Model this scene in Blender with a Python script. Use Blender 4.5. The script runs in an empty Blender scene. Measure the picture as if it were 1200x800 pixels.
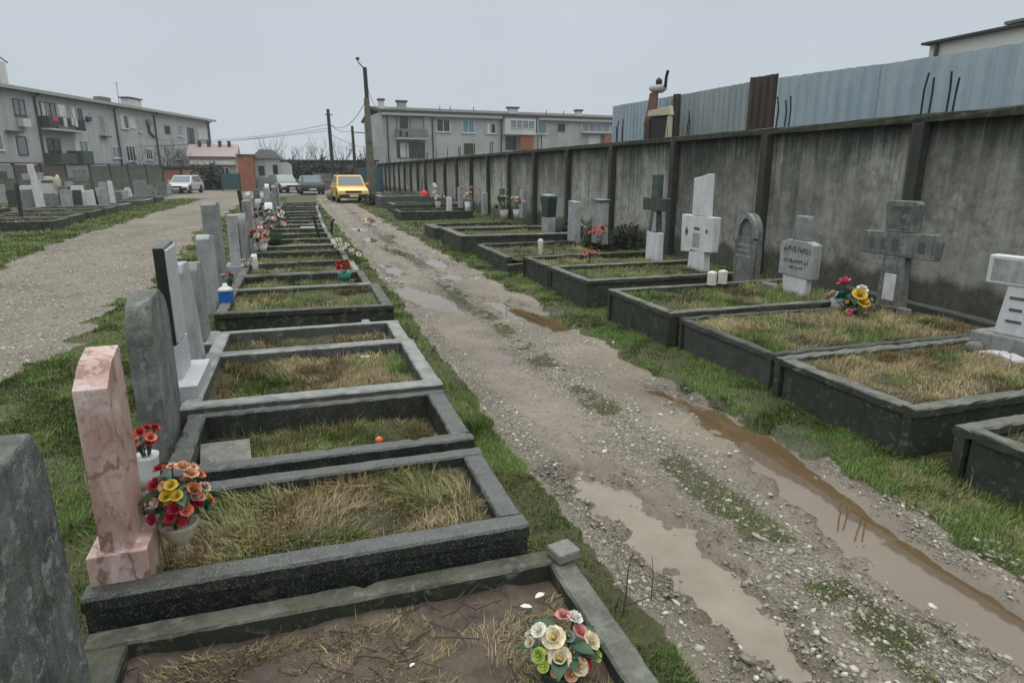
import bpy, bmesh, math, random
import numpy as np
from mathutils import Vector, Matrix

random.seed(11)
rng = np.random.default_rng(11)
R = math.radians
sc = bpy.context.scene
col = sc.collection
YAW = R(17.6467)
PITCH = R(14.7436)
CAM_H = 1.7

# ------------------------------------------------------------------ noise
def _hash(ix, iy, seed):
    h = (ix.astype(np.int64) * 374761393 + iy.astype(np.int64) * 668265263 + seed * 1442695041) & 0xFFFFFFFF
    h = ((h ^ (h >> 13)) * 1274126177) & 0xFFFFFFFF
    return ((h ^ (h >> 16)) & 0xFFFFFF) / float(0xFFFFFF)

def vnoise(x, y, seed=0):
    x = np.asarray(x, float); y = np.asarray(y, float)
    ix = np.floor(x); iy = np.floor(y)
    fx = x - ix; fy = y - iy
    fx = fx * fx * (3 - 2 * fx); fy = fy * fy * (3 - 2 * fy)
    a = _hash(ix, iy, seed); b = _hash(ix + 1, iy, seed)
    c = _hash(ix, iy + 1, seed); d = _hash(ix + 1, iy + 1, seed)
    return (a + (b - a) * fx) * (1 - fy) + (c + (d - c) * fx) * fy

def fbm(x, y, seed=0, oct=4):
    t = 0; s = 0.5; n = 0
    for k in range(oct):
        t = t + s * vnoise(x * 2 ** k, y * 2 ** k, seed + k * 17); n += s; s *= 0.5
    return t / n

def sstep(a, b, x):
    t = np.clip((x - a) / (b - a), 0, 1)
    return t * t * (3 - 2 * t)

# ------------------------------------------------------------------ node helpers
class NT:
    def __init__(s, name):
        s.m = bpy.data.materials.new(name); s.m.use_nodes = True
        s.t = s.m.node_tree; s.t.nodes.clear()
        s.out = s.t.nodes.new('ShaderNodeOutputMaterial')
        s._c = None
    def link(s, v, sock):
        if isinstance(v, bpy.types.NodeSocket): s.t.links.new(v, sock)
        elif v is not None:
            if hasattr(sock, 'default_value'):
                try: sock.default_value = v
                except Exception: sock.default_value = tuple(v) + (1,)
    def n(s, typ, **kw):
        nd = s.t.nodes.new('ShaderNode' + typ)
        for k, v in kw.items(): setattr(nd, k, v)
        return nd
    def coord(s, world=False, scale=(1, 1, 1)):
        if world:
            g = s.n('NewGeometry'); base = g.outputs['Position']
        else:
            tc = s.n('TexCoord'); oi = s.n('ObjectInfo')
            mu = s.n('VectorMath', operation='SCALE'); s.t.links.new(oi.outputs['Location'], mu.inputs[0]); mu.inputs[3].default_value = 3.71
            ad = s.n('VectorMath', operation='ADD')
            s.t.links.new(tc.outputs['Object'], ad.inputs[0]); s.t.links.new(mu.outputs[0], ad.inputs[1]); base = ad.outputs[0]
        mp = s.n('VectorMath', operation='MULTIPLY'); s.t.links.new(base, mp.inputs[0]); mp.inputs[1].default_value = scale
        return mp.outputs[0]
    def noise(s, vec, scale=5, detail=4, rough=0.55, dist=0.0):
        nd = s.n('TexNoise'); s.t.links.new(vec, nd.inputs['Vector'])
        nd.inputs['Scale'].default_value = scale; nd.inputs['Detail'].default_value = detail
        nd.inputs['Roughness'].default_value = rough; nd.inputs['Distortion'].default_value = dist
        return nd.outputs['Fac']
    def voro(s, vec, scale=5, feature='F1', out='Distance', rand=1.0):
        nd = s.n('TexVoronoi', feature=feature); s.t.links.new(vec, nd.inputs['Vector'])
        nd.inputs['Scale'].default_value = scale; nd.inputs['Randomness'].default_value = rand
        return nd.outputs[out]
    def ramp(s, fac, *stops):
        nd = s.n('ValToRGB'); cr = nd.color_ramp
        while len(cr.elements) < len(stops): cr.elements.new(0.5)
        for e, (p, c) in zip(cr.elements, stops):
            e.position = p
            e.color = (c, c, c, 1) if isinstance(c, (int, float)) else tuple(c) + (1,)
        s.link(fac, nd.inputs[0]); return nd.outputs[0]
    def mix(s, f, a, b, mode='MIX'):
        nd = s.n('MixRGB', blend_type=mode); s.link(f, nd.inputs[0])
        for v, k in ((a, 1), (b, 2)):
            if isinstance(v, (int, float)): v = (v, v, v)
            s.link(v if isinstance(v, bpy.types.NodeSocket) else tuple(v) + (1,), nd.inputs[k])
        return nd.outputs[0]
    def math(s, op, a, b=0.5, clamp=False):
        nd = s.n('Math', operation=op); nd.use_clamp = clamp; s.link(a, nd.inputs[0]); s.link(b, nd.inputs[1]); return nd.outputs[0]
    def attr(s, name):
        nd = s.n('Attribute'); nd.attribute_name = name; return nd
    def sep(s, v):
        nd = s.n('SeparateXYZ'); s.t.links.new(v, nd.inputs[0]); return nd.outputs
    def bump(s, h, strength=0.5, dist=0.02, normal=None):
        nd = s.n('Bump'); s.link(h, nd.inputs['Height']); nd.inputs['Strength'].default_value = strength; nd.inputs['Distance'].default_value = dist
        if normal is not None: s.t.links.new(normal, nd.inputs['Normal'])
        return nd.outputs[0]
    def bsdf(s, colr, rough=0.8, metal=0.0, normal=None, spec=0.5, ior=None, **kw):
        p = s.n('BsdfPrincipled'); 
        s.link(colr if isinstance(colr, bpy.types.NodeSocket) else tuple(colr) + (1,), p.inputs['Base Color'])
        s.link(rough, p.inputs['Roughness']); s.link(metal, p.inputs['Metallic'])
        p.inputs['Specular IOR Level'].default_value = spec
        if ior: p.inputs['IOR'].default_value = ior
        if normal is not None: s.t.links.new(normal, p.inputs['Normal'])
        for k, v in kw.items(): s.link(v, p.inputs[k.replace('_', ' ')])
        s.t.links.new(p.outputs[0], s.out.inputs[0]); return s.m

M = {}
def stone(name, c1, c2, lichen=None, scale=6, rough=0.85, moss=0.0, bump=0.35, speck=0.0, streak=0.0, licamt=0.5, side=None, dirt=0.35, ss=14):
    t = NT(name); v = t.coord()
    n1 = t.noise(v, scale, 6, 0.65); n2 = t.noise(v, scale * 9, 4, 0.7)
    f = t.math('ADD', t.math('MULTIPLY', n1, 0.7), t.math('MULTIPLY', n2, 0.3))
    c = t.ramp(f, (0.36, c1), (0.64, c2))
    if side is not None:                       # separate darker colour on the upright faces of kerbs
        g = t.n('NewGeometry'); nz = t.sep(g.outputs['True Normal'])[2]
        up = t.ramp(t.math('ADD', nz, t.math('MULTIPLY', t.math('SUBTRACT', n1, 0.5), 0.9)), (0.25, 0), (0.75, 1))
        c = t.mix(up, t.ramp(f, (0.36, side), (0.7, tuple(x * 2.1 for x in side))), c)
    dn = t.noise(v, scale * .7, 7, 0.75, .6)
    c = t.mix(t.math('MULTIPLY', t.ramp(dn, (.5, 0), (.66, 1)), dirt), c, (.045, .046, .04))
    if streak:
        vs = t.coord(scale=(ss, ss, ss * .08)); ns = t.noise(vs, 1.6, 5, 0.6)
        c = t.mix(t.math('MULTIPLY', t.ramp(ns, (0.5, 0), (0.68, 1)), streak), c, (0.035, 0.04, 0.035) if ss > 5 else (0.16, 0.165, 0.155))
    if lichen:
        ln = t.noise(v, scale * 2.3, 7, 0.75, 0.4)
        c = t.mix(t.math('MULTIPLY', t.ramp(ln, (0.55, 0), (0.63, 1)), licamt), c, lichen)
    if speck:
        sp = t.voro(v, 260); c = t.mix(t.math('MULTIPLY', t.ramp(t.noise(v, 170, 2, 0.8), (0.58, 0), (0.68, 1)), speck), c, (0.4, 0.4, 0.39))
    if moss:
        g = t.n('NewGeometry'); nz = t.sep(g.outputs['Normal'])[2]
        mn = t.noise(v, scale * 1.4, 6, 0.7)
        mf = t.ramp(t.math('ADD', mn, t.math('MULTIPLY', nz, 0.06)), (0.52, 0), (0.64, 1))
        c = t.mix(t.math('MULTIPLY', mf, moss), c, t.ramp(n2, (0.3, (0.03, 0.045, 0.012)), (0.7, (0.09, 0.10, 0.025))))
    h = t.math('ADD', t.math('MULTIPLY', n2, 0.6), t.math('MULTIPLY', t.noise(v, scale * 30, 3, 0.7), 0.4))
    M[name] = t.bsdf(c, rough, normal=t.bump(h, bump, 0.012)); return M[name]

def plain(name, c, rough=0.6, metal=0.0, var=0.12, scale=12, bump=0.0, spec=0.5, **kw):
    t = NT(name); v = t.coord(); n1 = t.noise(v, scale, 5, 0.6)
    cc = t.ramp(n1, (0.3, tuple(x * (1 - var) for x in c)), (0.7, tuple(min(1, x * (1 + var)) for x in c)))
    nb = t.bump(t.noise(v, scale * 6, 4, 0.7), bump, 0.01) if bump else None
    M[name] = t.bsdf(cc, rough, metal, nb, spec, **kw); return M[name]

# ---- stones and concretes
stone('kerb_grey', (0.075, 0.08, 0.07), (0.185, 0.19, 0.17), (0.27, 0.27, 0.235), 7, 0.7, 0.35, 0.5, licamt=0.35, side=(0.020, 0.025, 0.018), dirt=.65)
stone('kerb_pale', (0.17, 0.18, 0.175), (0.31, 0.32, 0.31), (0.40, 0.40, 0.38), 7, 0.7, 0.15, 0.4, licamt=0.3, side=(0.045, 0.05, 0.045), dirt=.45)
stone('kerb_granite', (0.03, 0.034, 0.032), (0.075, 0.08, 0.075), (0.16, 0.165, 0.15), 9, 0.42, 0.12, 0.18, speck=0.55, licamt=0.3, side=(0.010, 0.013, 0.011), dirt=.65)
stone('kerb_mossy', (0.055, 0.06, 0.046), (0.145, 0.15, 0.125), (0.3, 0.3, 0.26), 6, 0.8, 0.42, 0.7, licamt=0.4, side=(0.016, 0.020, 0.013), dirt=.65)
stone('kerb_dark', (0.03, 0.034, 0.03), (0.075, 0.08, 0.07), (0.14, 0.15, 0.13), 7, 0.75, 0.4, 0.5, licamt=0.35)
stone('old_grey', (0.09, 0.095, 0.09), (0.23, 0.24, 0.23), (0.34, 0.35, 0.33), 5, 0.9, 0.25, 0.7, streak=0.6)
stone('lichen_dark', (0.05, 0.058, 0.053), (0.20, 0.218, 0.205), (0.34, 0.36, 0.34), 7, 0.85, 0.3, 1.0, streak=0.55, licamt=0.75)
stone('pale_grey', (0.27, 0.28, 0.29), (0.40, 0.41, 0.42), (0.5, 0.5, 0.5), 6, 0.8, 0.0, 0.4, streak=0.25, licamt=0.3)
stone('mid_grey', (0.17, 0.18, 0.185), (0.29, 0.30, 0.305), (0.36, 0.37, 0.36), 6, 0.8, 0.1, 0.45, streak=0.4, licamt=0.4)
stone('whitewash', (0.52, 0.535, 0.56), (0.68, 0.69, 0.71), None, 5, 0.8, 0.0, 0.3, streak=0.14, dirt=0.12)
stone('black_granite', (0.012, 0.013, 0.014), (0.022, 0.024, 0.025), None, 8, 0.22, 0.0, 0.05, speck=0.1, dirt=0.0)
stone('terrazzo', (0.38, 0.395, 0.42), (0.48, 0.495, 0.52), None, 8, 0.55, 0.0, 0.12, speck=0.25, dirt=0.0)
stone('block_concrete', (0.14, 0.14, 0.13), (0.26, 0.255, 0.24), (0.36, 0.35, 0.33), 8, 0.9, 0.2, 0.6)
stone('green_stone', (0.03, 0.05, 0.045), (0.09, 0.12, 0.11), (0.16, 0.2, 0.18), 6, 0.8, 0.3, 0.5)

def _marble():
    t = NT('pink_marble'); v = t.coord(scale=(1.3, 1.3, 0.75))
    d = t.noise(v, 4.2, 7, 0.7, 1.0)
    w = t.n('TexWave', wave_type='BANDS', bands_direction='DIAGONAL'); t.t.links.new(v, w.inputs['Vector'])
    w.inputs['Scale'].default_value = 2.6; w.inputs['Distortion'].default_value = 14; w.inputs['Detail'].default_value = 4; w.inputs['Detail Scale'].default_value = 1.6
    base = t.ramp(d, (0.3, (0.30, 0.17, 0.145)), (0.5, (0.47, 0.33, 0.30)), (0.68, (0.64, 0.56, 0.54)))
    vein = t.ramp(w.outputs['Fac'], (0.0, 0.85), (0.07, 0.0))
    c = t.mix(t.math('MULTIPLY', vein, 0.8), base, (0.17, 0.075, 0.06))
    v2 = t.ramp(t.math('ABSOLUTE', t.math('SUBTRACT', t.noise(v, 7.5, 5, 0.6, 0.8), 0.5)), (0.0, 1), (0.016, 0))
    c = t.mix(t.math('MULTIPLY', v2, 0.55), c, (0.22, 0.11, 0.09))
    M['pink_marble'] = t.bsdf(c, 0.32, normal=t.bump(d, 0.08, 0.01))
_marble()

def _wall():
    t = NT('boundary_concrete'); p = t.coord(True); x, y, z = t.sep(p)
    big = t.noise(t.coord(True, (1, 0.55, 0.5)), 0.9, 5, 0.6)
    fine = t.noise(p, 9, 6, 0.7); grit = t.noise(p, 60, 3, 0.7)
    base = t.ramp(t.math('ADD', t.math('MULTIPLY', big, 0.6), t.math('MULTIPLY', fine, 0.4)), (0.36, (0.15, 0.153, 0.136)), (0.5, (0.30, 0.30, 0.276)), (0.64, (0.47, 0.47, 0.44)))
    st = t.math('ADD', t.math('MULTIPLY', t.noise(t.coord(True, (3, 3.0, 0.16)), 1.0, 5, 0.65), .5), t.math('MULTIPLY', t.noise(t.coord(True, (1, .8, 0.7)), 1.3, 6, 0.65), .5))
    st2 = t.noise(t.coord(True, (6, 11, 0.35)), 1.0, 4, 0.6)
    topf = t.ramp(t.math('ADD', t.math('DIVIDE', z, 2.4), t.math('MULTIPLY', t.math('SUBTRACT', st, 0.5), 2.0)), (0.50, 0), (0.96, 1))
    c = t.mix(t.math('MULTIPLY', topf, 0.92), base, t.ramp(fine, (0.3, (0.022, 0.028, 0.021)), (0.7, (0.07, 0.078, 0.062))))
    c = t.mix(t.math('MULTIPLY', t.ramp(st2, (0.54, 0), (0.7, 1)), 0.3), c, (0.055, 0.06, 0.05))
    pale = t.math('MULTIPLY', t.ramp(st2, (0.3, 1), (0.42, 0)), 0.16)
    c = t.mix(pale, c, (0.34, 0.335, 0.32))
    blot = t.noise(t.coord(True, (1, .9, .8)), 2.6, 7, 0.72, 0.3)
    c = t.mix(t.math('MULTIPLY', t.ramp(blot, (.5, 0), (.62, 1)), .55), c, t.ramp(fine, (.3, (.07, .076, .062)), (.7, (.14, .145, .122))))
    c = t.mix(t.math('MULTIPLY', t.ramp(blot, (.3, 1), (.42, 0)), .35), c, (.36, .352, .33))
    wob = t.math('ADD', z, t.math('MULTIPLY', t.math('SUBTRACT', t.noise(t.coord(True, (1, 1, 0.2)), 1.7, 4, 0.6), 0.5), 0.55))
    low = t.ramp(wob, (0.34, 1), (0.46, 0))
    c = t.mix(t.math('MULTIPLY', low, 0.85), c, t.ramp(fine, (0.3, (0.03, 0.033, 0.024)), (0.7, (0.085, 0.085, 0.06))))
    line = t.math('MULTIPLY', t.ramp(wob, (0.43, 0), (0.47, 1)), t.ramp(wob, (0.48, 1), (0.72, 0)))
    c = t.mix(t.math('MULTIPLY', line, t.ramp(fine, (0.42, 0), (0.65, 0.75))), c, (0.36, 0.355, 0.34))
    topb = t.ramp(t.math('ADD', t.math('DIVIDE', z, 2.4), t.math('MULTIPLY', t.math('SUBTRACT', st2, 0.5), .5)), (0.80, 0), (0.95, 1))
    c = t.mix(t.math('MULTIPLY', topb, .85), c, (.022, .027, .02))
    st3 = t.noise(t.coord(True, (2, 5.0, 0.10)), 1.0, 4, 0.6)
    c = t.mix(t.math('MULTIPLY', t.math('MULTIPLY', t.ramp(st3, (.56, 0), (.66, 1)), t.ramp(z, (.6, .2), (1.0, 1))), .42), c, (.045, .05, .04))
    wn = t.n('TexWhiteNoise', noise_dimensions='1D'); t.link(t.math('FLOOR', t.math('DIVIDE', t.math('SUBTRACT', y, 6.33), 2.78)), wn.inputs['W'])
    c = t.mix(1.0, c, t.ramp(wn.outputs['Value'], (0, (.80, .80, .78)), (1, (1.14, 1.14, 1.12))), 'MULTIPLY')
    h = t.math('ADD', t.math('MULTIPLY', fine, 0.5), t.math('MULTIPLY', grit, 0.5))
    M['boundary_concrete'] = t.bsdf(c, 0.92, normal=t.bump(h, 0.6, 0.02))
    t = NT('pillar_concrete'); p = t.coord(True); fine = t.noise(p, 8, 6, 0.7); st2 = t.noise(t.coord(True, (8, 8, 0.5)), 1, 4, 0.6)
    c = t.ramp(t.math('ADD', t.math('MULTIPLY', fine, .5), t.math('MULTIPLY', st2, .5)), (0.35, (0.022, 0.027, 0.02)), (0.56, (0.052, 0.056, 0.046)), (0.72, (0.13, 0.13, 0.115)))
    M['pillar_concrete'] = t.bsdf(c, 0.92, normal=t.bump(t.noise(p, 40, 4, 0.7), 0.6, 0.015))
    t = NT('coping_concrete'); p = t.coord(True); fine = t.noise(p, 7, 6, 0.7)
    c = t.ramp(fine, (0.35, (0.022, 0.026, 0.016)), (0.55, (0.05, 0.055, 0.035)), (0.72, (0.12, 0.12, 0.09)))
    M['coping_concrete'] = t.bsdf(c, 0.92, normal=t.bump(t.noise(p, 35, 4, 0.7), 0.7, 0.015))
_wall()

def metal_sheet(name, c1, c2, rust, rustamt):
    t = NT(name); v = t.coord(True)
    n = t.noise(t.coord(True, (1, 1.2, 0.25)), 2.0, 5, 0.6); n2 = t.noise(v, 6, 5, 0.7)
    c = t.ramp(t.math('ADD', t.math('MULTIPLY', n, .6), t.math('MULTIPLY', n2, .4)), (0.35, c1), (0.65, c2))
    rf = t.ramp(t.noise(t.coord(True, (3, 3, 0.35)), 1.6, 6, 0.7), (0.66 - rustamt * 0.4, 0), (0.72 - rustamt * 0.2, 1))
    c = t.mix(t.math('MULTIPLY', rf, min(1, rustamt + 0.2)), c, rust)
    M[name] = t.bsdf(c, 0.55, 0.25, t.bump(n2, 0.1, 0.01)); return M[name]
metal_sheet('galvanised_blue', (0.28, 0.36, 0.41), (0.40, 0.48, 0.53), (0.13, 0.10, 0.08), 0.05)
metal_sheet('galvanised_grey', (0.25, 0.30, 0.31), (0.36, 0.405, 0.41), (0.14, 0.11, 0.09), 0.15)
metal_sheet('rust_sheet', (0.025, 0.02, 0.016), (0.075, 0.055, 0.04), (0.075, 0.045, 0.027), 0.4)
metal_sheet('rust_red', (0.10, 0.045, 0.035), (0.20, 0.10, 0.075), (0.05, 0.03, 0.025), 0.3)

plain('rebar_steel', (0.02, 0.018, 0.017), 0.8)
stone('facade_grey', (0.36, 0.375, 0.375), (0.47, 0.485, 0.485), (0.30, 0.31, 0.30), 0.35, 0.9, 0, 0.2, streak=0.38, licamt=0.4, dirt=0.15, ss=1.1)
plain('facade_side', (0.30, 0.31, 0.31), 0.9, var=0.14, scale=0.5)
plain('facade_white', (0.60, 0.60, 0.575), 0.9, var=0.12, scale=0.7)
plain('facade_pink', (0.36, 0.30, 0.30), 0.9)
plain('roof_sheet', (0.14, 0.15, 0.145), 0.75, var=0.2, scale=2)
plain('eave_board', (0.32, 0.36, 0.34), 0.7)
plain('roof_dark', (0.05, 0.052, 0.05), 0.8)
plain('window_dark', (0.02, 0.026, 0.03), 0.12, var=0.3)
plain('window_curtain', (0.20, 0.23, 0.25), 0.25, var=0.3, scale=4)
plain('frame_white', (0.62, 0.63, 0.64), 0.5)
plain('frame_dark', (0.06, 0.065, 0.07), 0.6)
plain('shutter_teal', (0.12, 0.25, 0.31), 0.4)
plain('pipe_dark', (0.045, 0.05, 0.052), 0.6)
plain('balcony_dark', (0.05, 0.06, 0.06), 0.7)
plain('balcony_grey', (0.17, 0.19, 0.20), 0.7)
plain('balcony_white', (0.46, 0.47, 0.46), 0.7)
plain('cloth_white', (0.55, 0.55, 0.55), 0.9)
plain('cloth_dark', (0.03, 0.032, 0.04), 0.9)
plain('cloth_red', (0.4, 0.09, 0.08), 0.9)
plain('cloth_orange', (0.30, 0.10, 0.06), 0.9, var=0.4)
plain('leaf_dark', (0.03, 0.05, 0.022), 0.8, var=0.4)
plain('brick_orange', (0.29, 0.125, 0.075), 0.9, var=0.2, scale=3, bump=0.3)
plain('panel_olive', (0.12, 0.125, 0.10), 0.9, var=0.25, scale=1.5, bump=0.3)
plain('panel_brown', (0.105, 0.09, 0.075), 0.9, var=0.25, scale=1.5)
plain('panel_pale', (0.26, 0.29, 0.25), 0.9, var=0.15, scale=1.5)
plain('door_red', (0.28, 0.10, 0.075), 0.7)
plain('door_tan', (0.30, 0.19, 0.13), 0.7)
plain('door_grey', (0.22, 0.24, 0.24), 0.7)
plain('door_teal', (0.04, 0.10, 0.115), 0.6)
plain('arch_white', (0.46, 0.48, 0.48), 0.8)
plain('hedge_leaf', (0.022, 0.032, 0.018), 0.85, var=0.5, scale=3)
plain('shrub_leaf', (0.05, 0.055, 0.03), 0.85, var=0.5, scale=3)
plain('bark', (0.045, 0.04, 0.035), 0.9, bump=0.4)
plain('pole_concrete', (0.13, 0.125, 0.10), 0.9, var=0.25, scale=3, bump=0.3)
plain('pole_wood', (0.04, 0.042, 0.042), 0.9)
plain('wire_black', (0.05, 0.055, 0.06), 0.6)
plain('lamp_metal', (0.06, 0.065, 0.07), 0.4, 0.5)
plain('car_yellow', (0.70, 0.40, 0.012), 0.3, var=0.03, Coat_Weight=0.5)
plain('car_white', (0.5, 0.52, 0.53), 0.3, var=0.03, Coat_Weight=0.5)
plain('car_black', (0.012, 0.013, 0.014), 0.25, var=0.03, Coat_Weight=0.5)
plain('car_silver', (0.20, 0.215, 0.22), 0.3, 0.4, var=0.05)
plain('car_green', (0.035, 0.06, 0.05), 0.3, var=0.05, Coat_Weight=0.4)
plain('car_glass', (0.16, 0.19, 0.21), 0.06, var=0.1)  # sky reflection in the panes put into a paler base colour
plain('black_plastic', (0.014, 0.014, 0.015), 0.5)
plain('tyre_rubber', (0.014, 0.014, 0.014), 0.8)
plain('rim_steel', (0.25, 0.25, 0.26), 0.35, 0.8)
plain('lamp_clear', (0.6, 0.6, 0.58), 0.1)
plain('lamp_red', (0.3, 0.02, 0.02), 0.2)
plain('plate_white', (0.65, 0.65, 0.62), 0.5)
plain('timber_grey', (0.17, 0.165, 0.15), 0.9, var=0.25, scale=3, bump=0.3)
plain('plaque_white', (0.55, 0.55, 0.54), 0.6)
plain('plastic_blue', (0.01, 0.10, 0.42), 0.35)
plain('plastic_white', (0.6, 0.62, 0.64), 0.45)
plain('plastic_red', (0.62, 0.03, 0.03), 0.4)
plain('plastic_orange', (0.65, 0.14, 0.06), 0.35)
plain('candle_wax', (0.62, 0.6, 0.53), 0.45)
plain('iron_black', (0.012, 0.012, 0.012), 0.6)
plain('glass_jar', (0.30, 0.36, 0.35), 0.12)
plain('urn_stone', (0.47, 0.45, 0.37), 0.8, var=0.3, scale=14, bump=0.3)
plain('bronze_green', (0.018, 0.045, 0.035), 0.6, var=0.4)
plain('engraving', (0.085, 0.09, 0.095), 0.9)
plain('twig_brown', (0.06, 0.045, 0.035), 0.9)
plain('ribbon_cream', (0.5, 0.44, 0.33), 0.7)
for nm, c in dict(petal_red=(0.36, 0.025, 0.022), petal_crimson=(0.33, 0.01, 0.03), petal_yellow=(0.62, 0.43, 0.05), petal_orange=(0.52, 0.17, 0.07),
                  petal_peach=(0.62, 0.36, 0.22), petal_pink=(0.60, 0.26, 0.24), petal_rose=(0.62, 0.10, 0.2), petal_cream=(0.70, 0.62, 0.44), petal_white=(0.68, 0.66, 0.6),
                  petal_mauve=(0.30, 0.14, 0.14), petal_lime=(0.36, 0.47, 0.10), petal_pale_pink=(0.6, 0.42, 0.36), petal_teal=(0.03, 0.22, 0.16), petal_coral=(0.62, 0.16, 0.12)).items():
    plain(nm, c, 0.8, var=0.4, scale=55, bump=.25)
plain('leaf_plastic', (0.016, 0.06, 0.022), 0.5, var=0.4, scale=30)
plain('leaf_sage', (0.16, 0.21, 0.17), 0.6, var=0.3, scale=30)

def _ground():
    t = NT('ground_earth'); p = t.coord(True); a = t.attr('zone'); zr = t.sep(a.outputs['Vector'])
    grass, wet, pale = zr[0], zr[1], zr[2]
    n1 = t.noise(p, 1.3, 6, 0.65); n2 = t.noise(p, 16, 6, 0.75); n3 = t.noise(p, 90, 3, 0.7)
    # mud
    mud = t.ramp(t.math('ADD', t.math('MULTIPLY', n1, .5), t.math('MULTIPLY', n2, .5)), (0.34, (0.13, 0.115, 0.097)), (0.5, (0.20, 0.18, 0.157)), (0.66, (0.27, 0.246, 0.217)))
    # pebbles
    vc = t.n('TexVoronoi'); t.t.links.new(p, vc.inputs['Vector']); vc.inputs['Scale'].default_value = 75
    vd = t.n('TexVoronoi'); t.t.links.new(p, vd.inputs['Vector']); vd.inputs['Scale'].default_value = 38
    pc = t.ramp(t.sep(vc.outputs['Color'])[0], (0.0, (0.15, 0.135, 0.117)), (0.45, (0.275, 0.253, 0.222)), (0.8, (0.40, 0.372, 0.335)), (1.0, (0.54, 0.515, 0.475)))
    pc2 = t.ramp(t.sep(vd.outputs['Color'])[1], (0.0, (0.16, 0.145, 0.126)), (0.5, (0.29, 0.268, 0.236)), (1.0, (0.50, 0.475, 0.435)))
    peb = t.mix(t.ramp(n1, (0.45, 0), (0.6, 1)), pc, pc2)
    gap = t.ramp(vc.outputs['Distance'], (0.0, 1.0), (0.75, 0.45))
    peb = t.mix(1.0, peb, gap, 'MULTIPLY')
    c = t.mix(pale, mud, peb)
    soil = t.ramp(n2, (0.3, (0.032, 0.036, 0.014)), (0.7, (0.085, 0.09, 0.034)))
    gf = t.ramp(t.math('ADD', grass, t.math('MULTIPLY', t.math('SUBTRACT', n2, 0.5), 0.7)), (0.4, 0), (0.6, 1))
    c = t.mix(gf, c, soil)
    c = t.mix(t.math('MULTIPLY', wet, 0.7), c, t.mix(1.0, c, (0.5, 0.45, 0.39), 'MULTIPLY'))
    c = t.mix(1.0, c, t.ramp(t.noise(p, 0.8, 5, 0.6, .5), (.3, (.76, .71, .62)), (.5, (1.02, .97, .88)), (.7, (1.16, 1.11, 1.02))), 'MULTIPLY')
    rough = t.ramp(wet, (0.0, 0.85), (1.0, 0.32))
    hh = t.math('ADD', t.math('MULTIPLY', t.math('SUBTRACT', 1.0, vc.outputs['Distance']), pale), t.math('ADD', t.math('MULTIPLY', n2, .6), t.math('MULTIPLY', n3, .35)))
    M['ground_earth'] = t.bsdf(c, rough, normal=t.bump(hh, 0.75, 0.02))
_ground()

def _soil():
    t = NT('grave_soil'); v = t.coord(True); n = t.noise(v, 14, 6, 0.75); n2 = t.noise(v, 2.5, 4, 0.6)
    c = t.ramp(t.math('ADD', t.math('MULTIPLY', n, .6), t.math('MULTIPLY', n2, .4)), (0.33, (0.05, 0.038, 0.028)), (0.66, (0.185, 0.142, 0.112)))
    M['grave_soil'] = t.bsdf(c, 0.9, normal=t.bump(t.noise(v, 45, 5, 0.75), 0.9, 0.02))
    t = NT('grave_turf'); v = t.coord(True); n = t.noise(v, 14, 6, 0.75)
    c = t.ramp(n, (0.35, (0.03, 0.03, 0.016)), (0.65, (0.09, 0.08, 0.042)))
    M['grave_turf'] = t.bsdf(c, 0.95, normal=t.bump(t.noise(v, 45, 5, 0.75), 0.9, 0.02))
    t = NT('puddle_water'); v = t.coord(True); n = t.noise(v, 1.6, 4, 0.6)
    c = t.ramp(n, (0.3, (0.105, 0.068, 0.034)), (0.7, (0.15, 0.102, 0.056)))
    M['puddle_water'] = t.bsdf(c, 0.025, ior=2.1, normal=t.bump(t.noise(v, 9, 2, 0.5), 0.012, 0.01))
    t = NT('silty_water'); v = t.coord(True); n = t.noise(v, 3, 5, 0.7)
    c = t.ramp(n, (0.3, (0.18, 0.148, 0.112)), (0.7, (0.255, 0.215, 0.168)))
    M['silty_water'] = t.bsdf(c, t.ramp(n, (.35, .1), (.6, .38)), ior=1.5, normal=t.bump(t.noise(v, 25, 4, 0.6), 0.12, 0.01))
    # blades: 'tint' x = random, y = dryness
    t = NT('grass_blade'); a = t.sep(t.attr('tint').outputs['Vector'])
    g = t.ramp(a[0], (0.0, (0.034, 0.078, 0.014)), (0.5, (0.088, 0.175, 0.032)), (1.0, (0.19, 0.265, 0.065)))
    d = t.ramp(a[0], (0.0, (0.15, 0.112, 0.055)), (0.5, (0.33, 0.255, 0.14)), (1.0, (0.56, 0.45, 0.29)))
    M['grass_blade'] = t.bsdf(t.mix(a[1], g, d), 0.6, spec=0.25)
    t = NT('gravel_stone'); a = t.sep(t.attr('tint').outputs['Vector']); v = t.coord(True)
    c = t.ramp(a[0], (0.0, (0.11, 0.097, 0.078)), (0.45, (0.245, 0.22, 0.18)), (0.85, (0.38, 0.35, 0.30)), (1.0, (0.60, 0.58, 0.545)))
    c = t.mix(0.35, c, t.mix(1.0, c, t.ramp(t.noise(v, 60, 3, 0.7), (0.3, 0.5), (0.7, 1.0)), 'MULTIPLY'))
    M['gravel_stone'] = t.bsdf(c, 0.6)
_soil()

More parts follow.
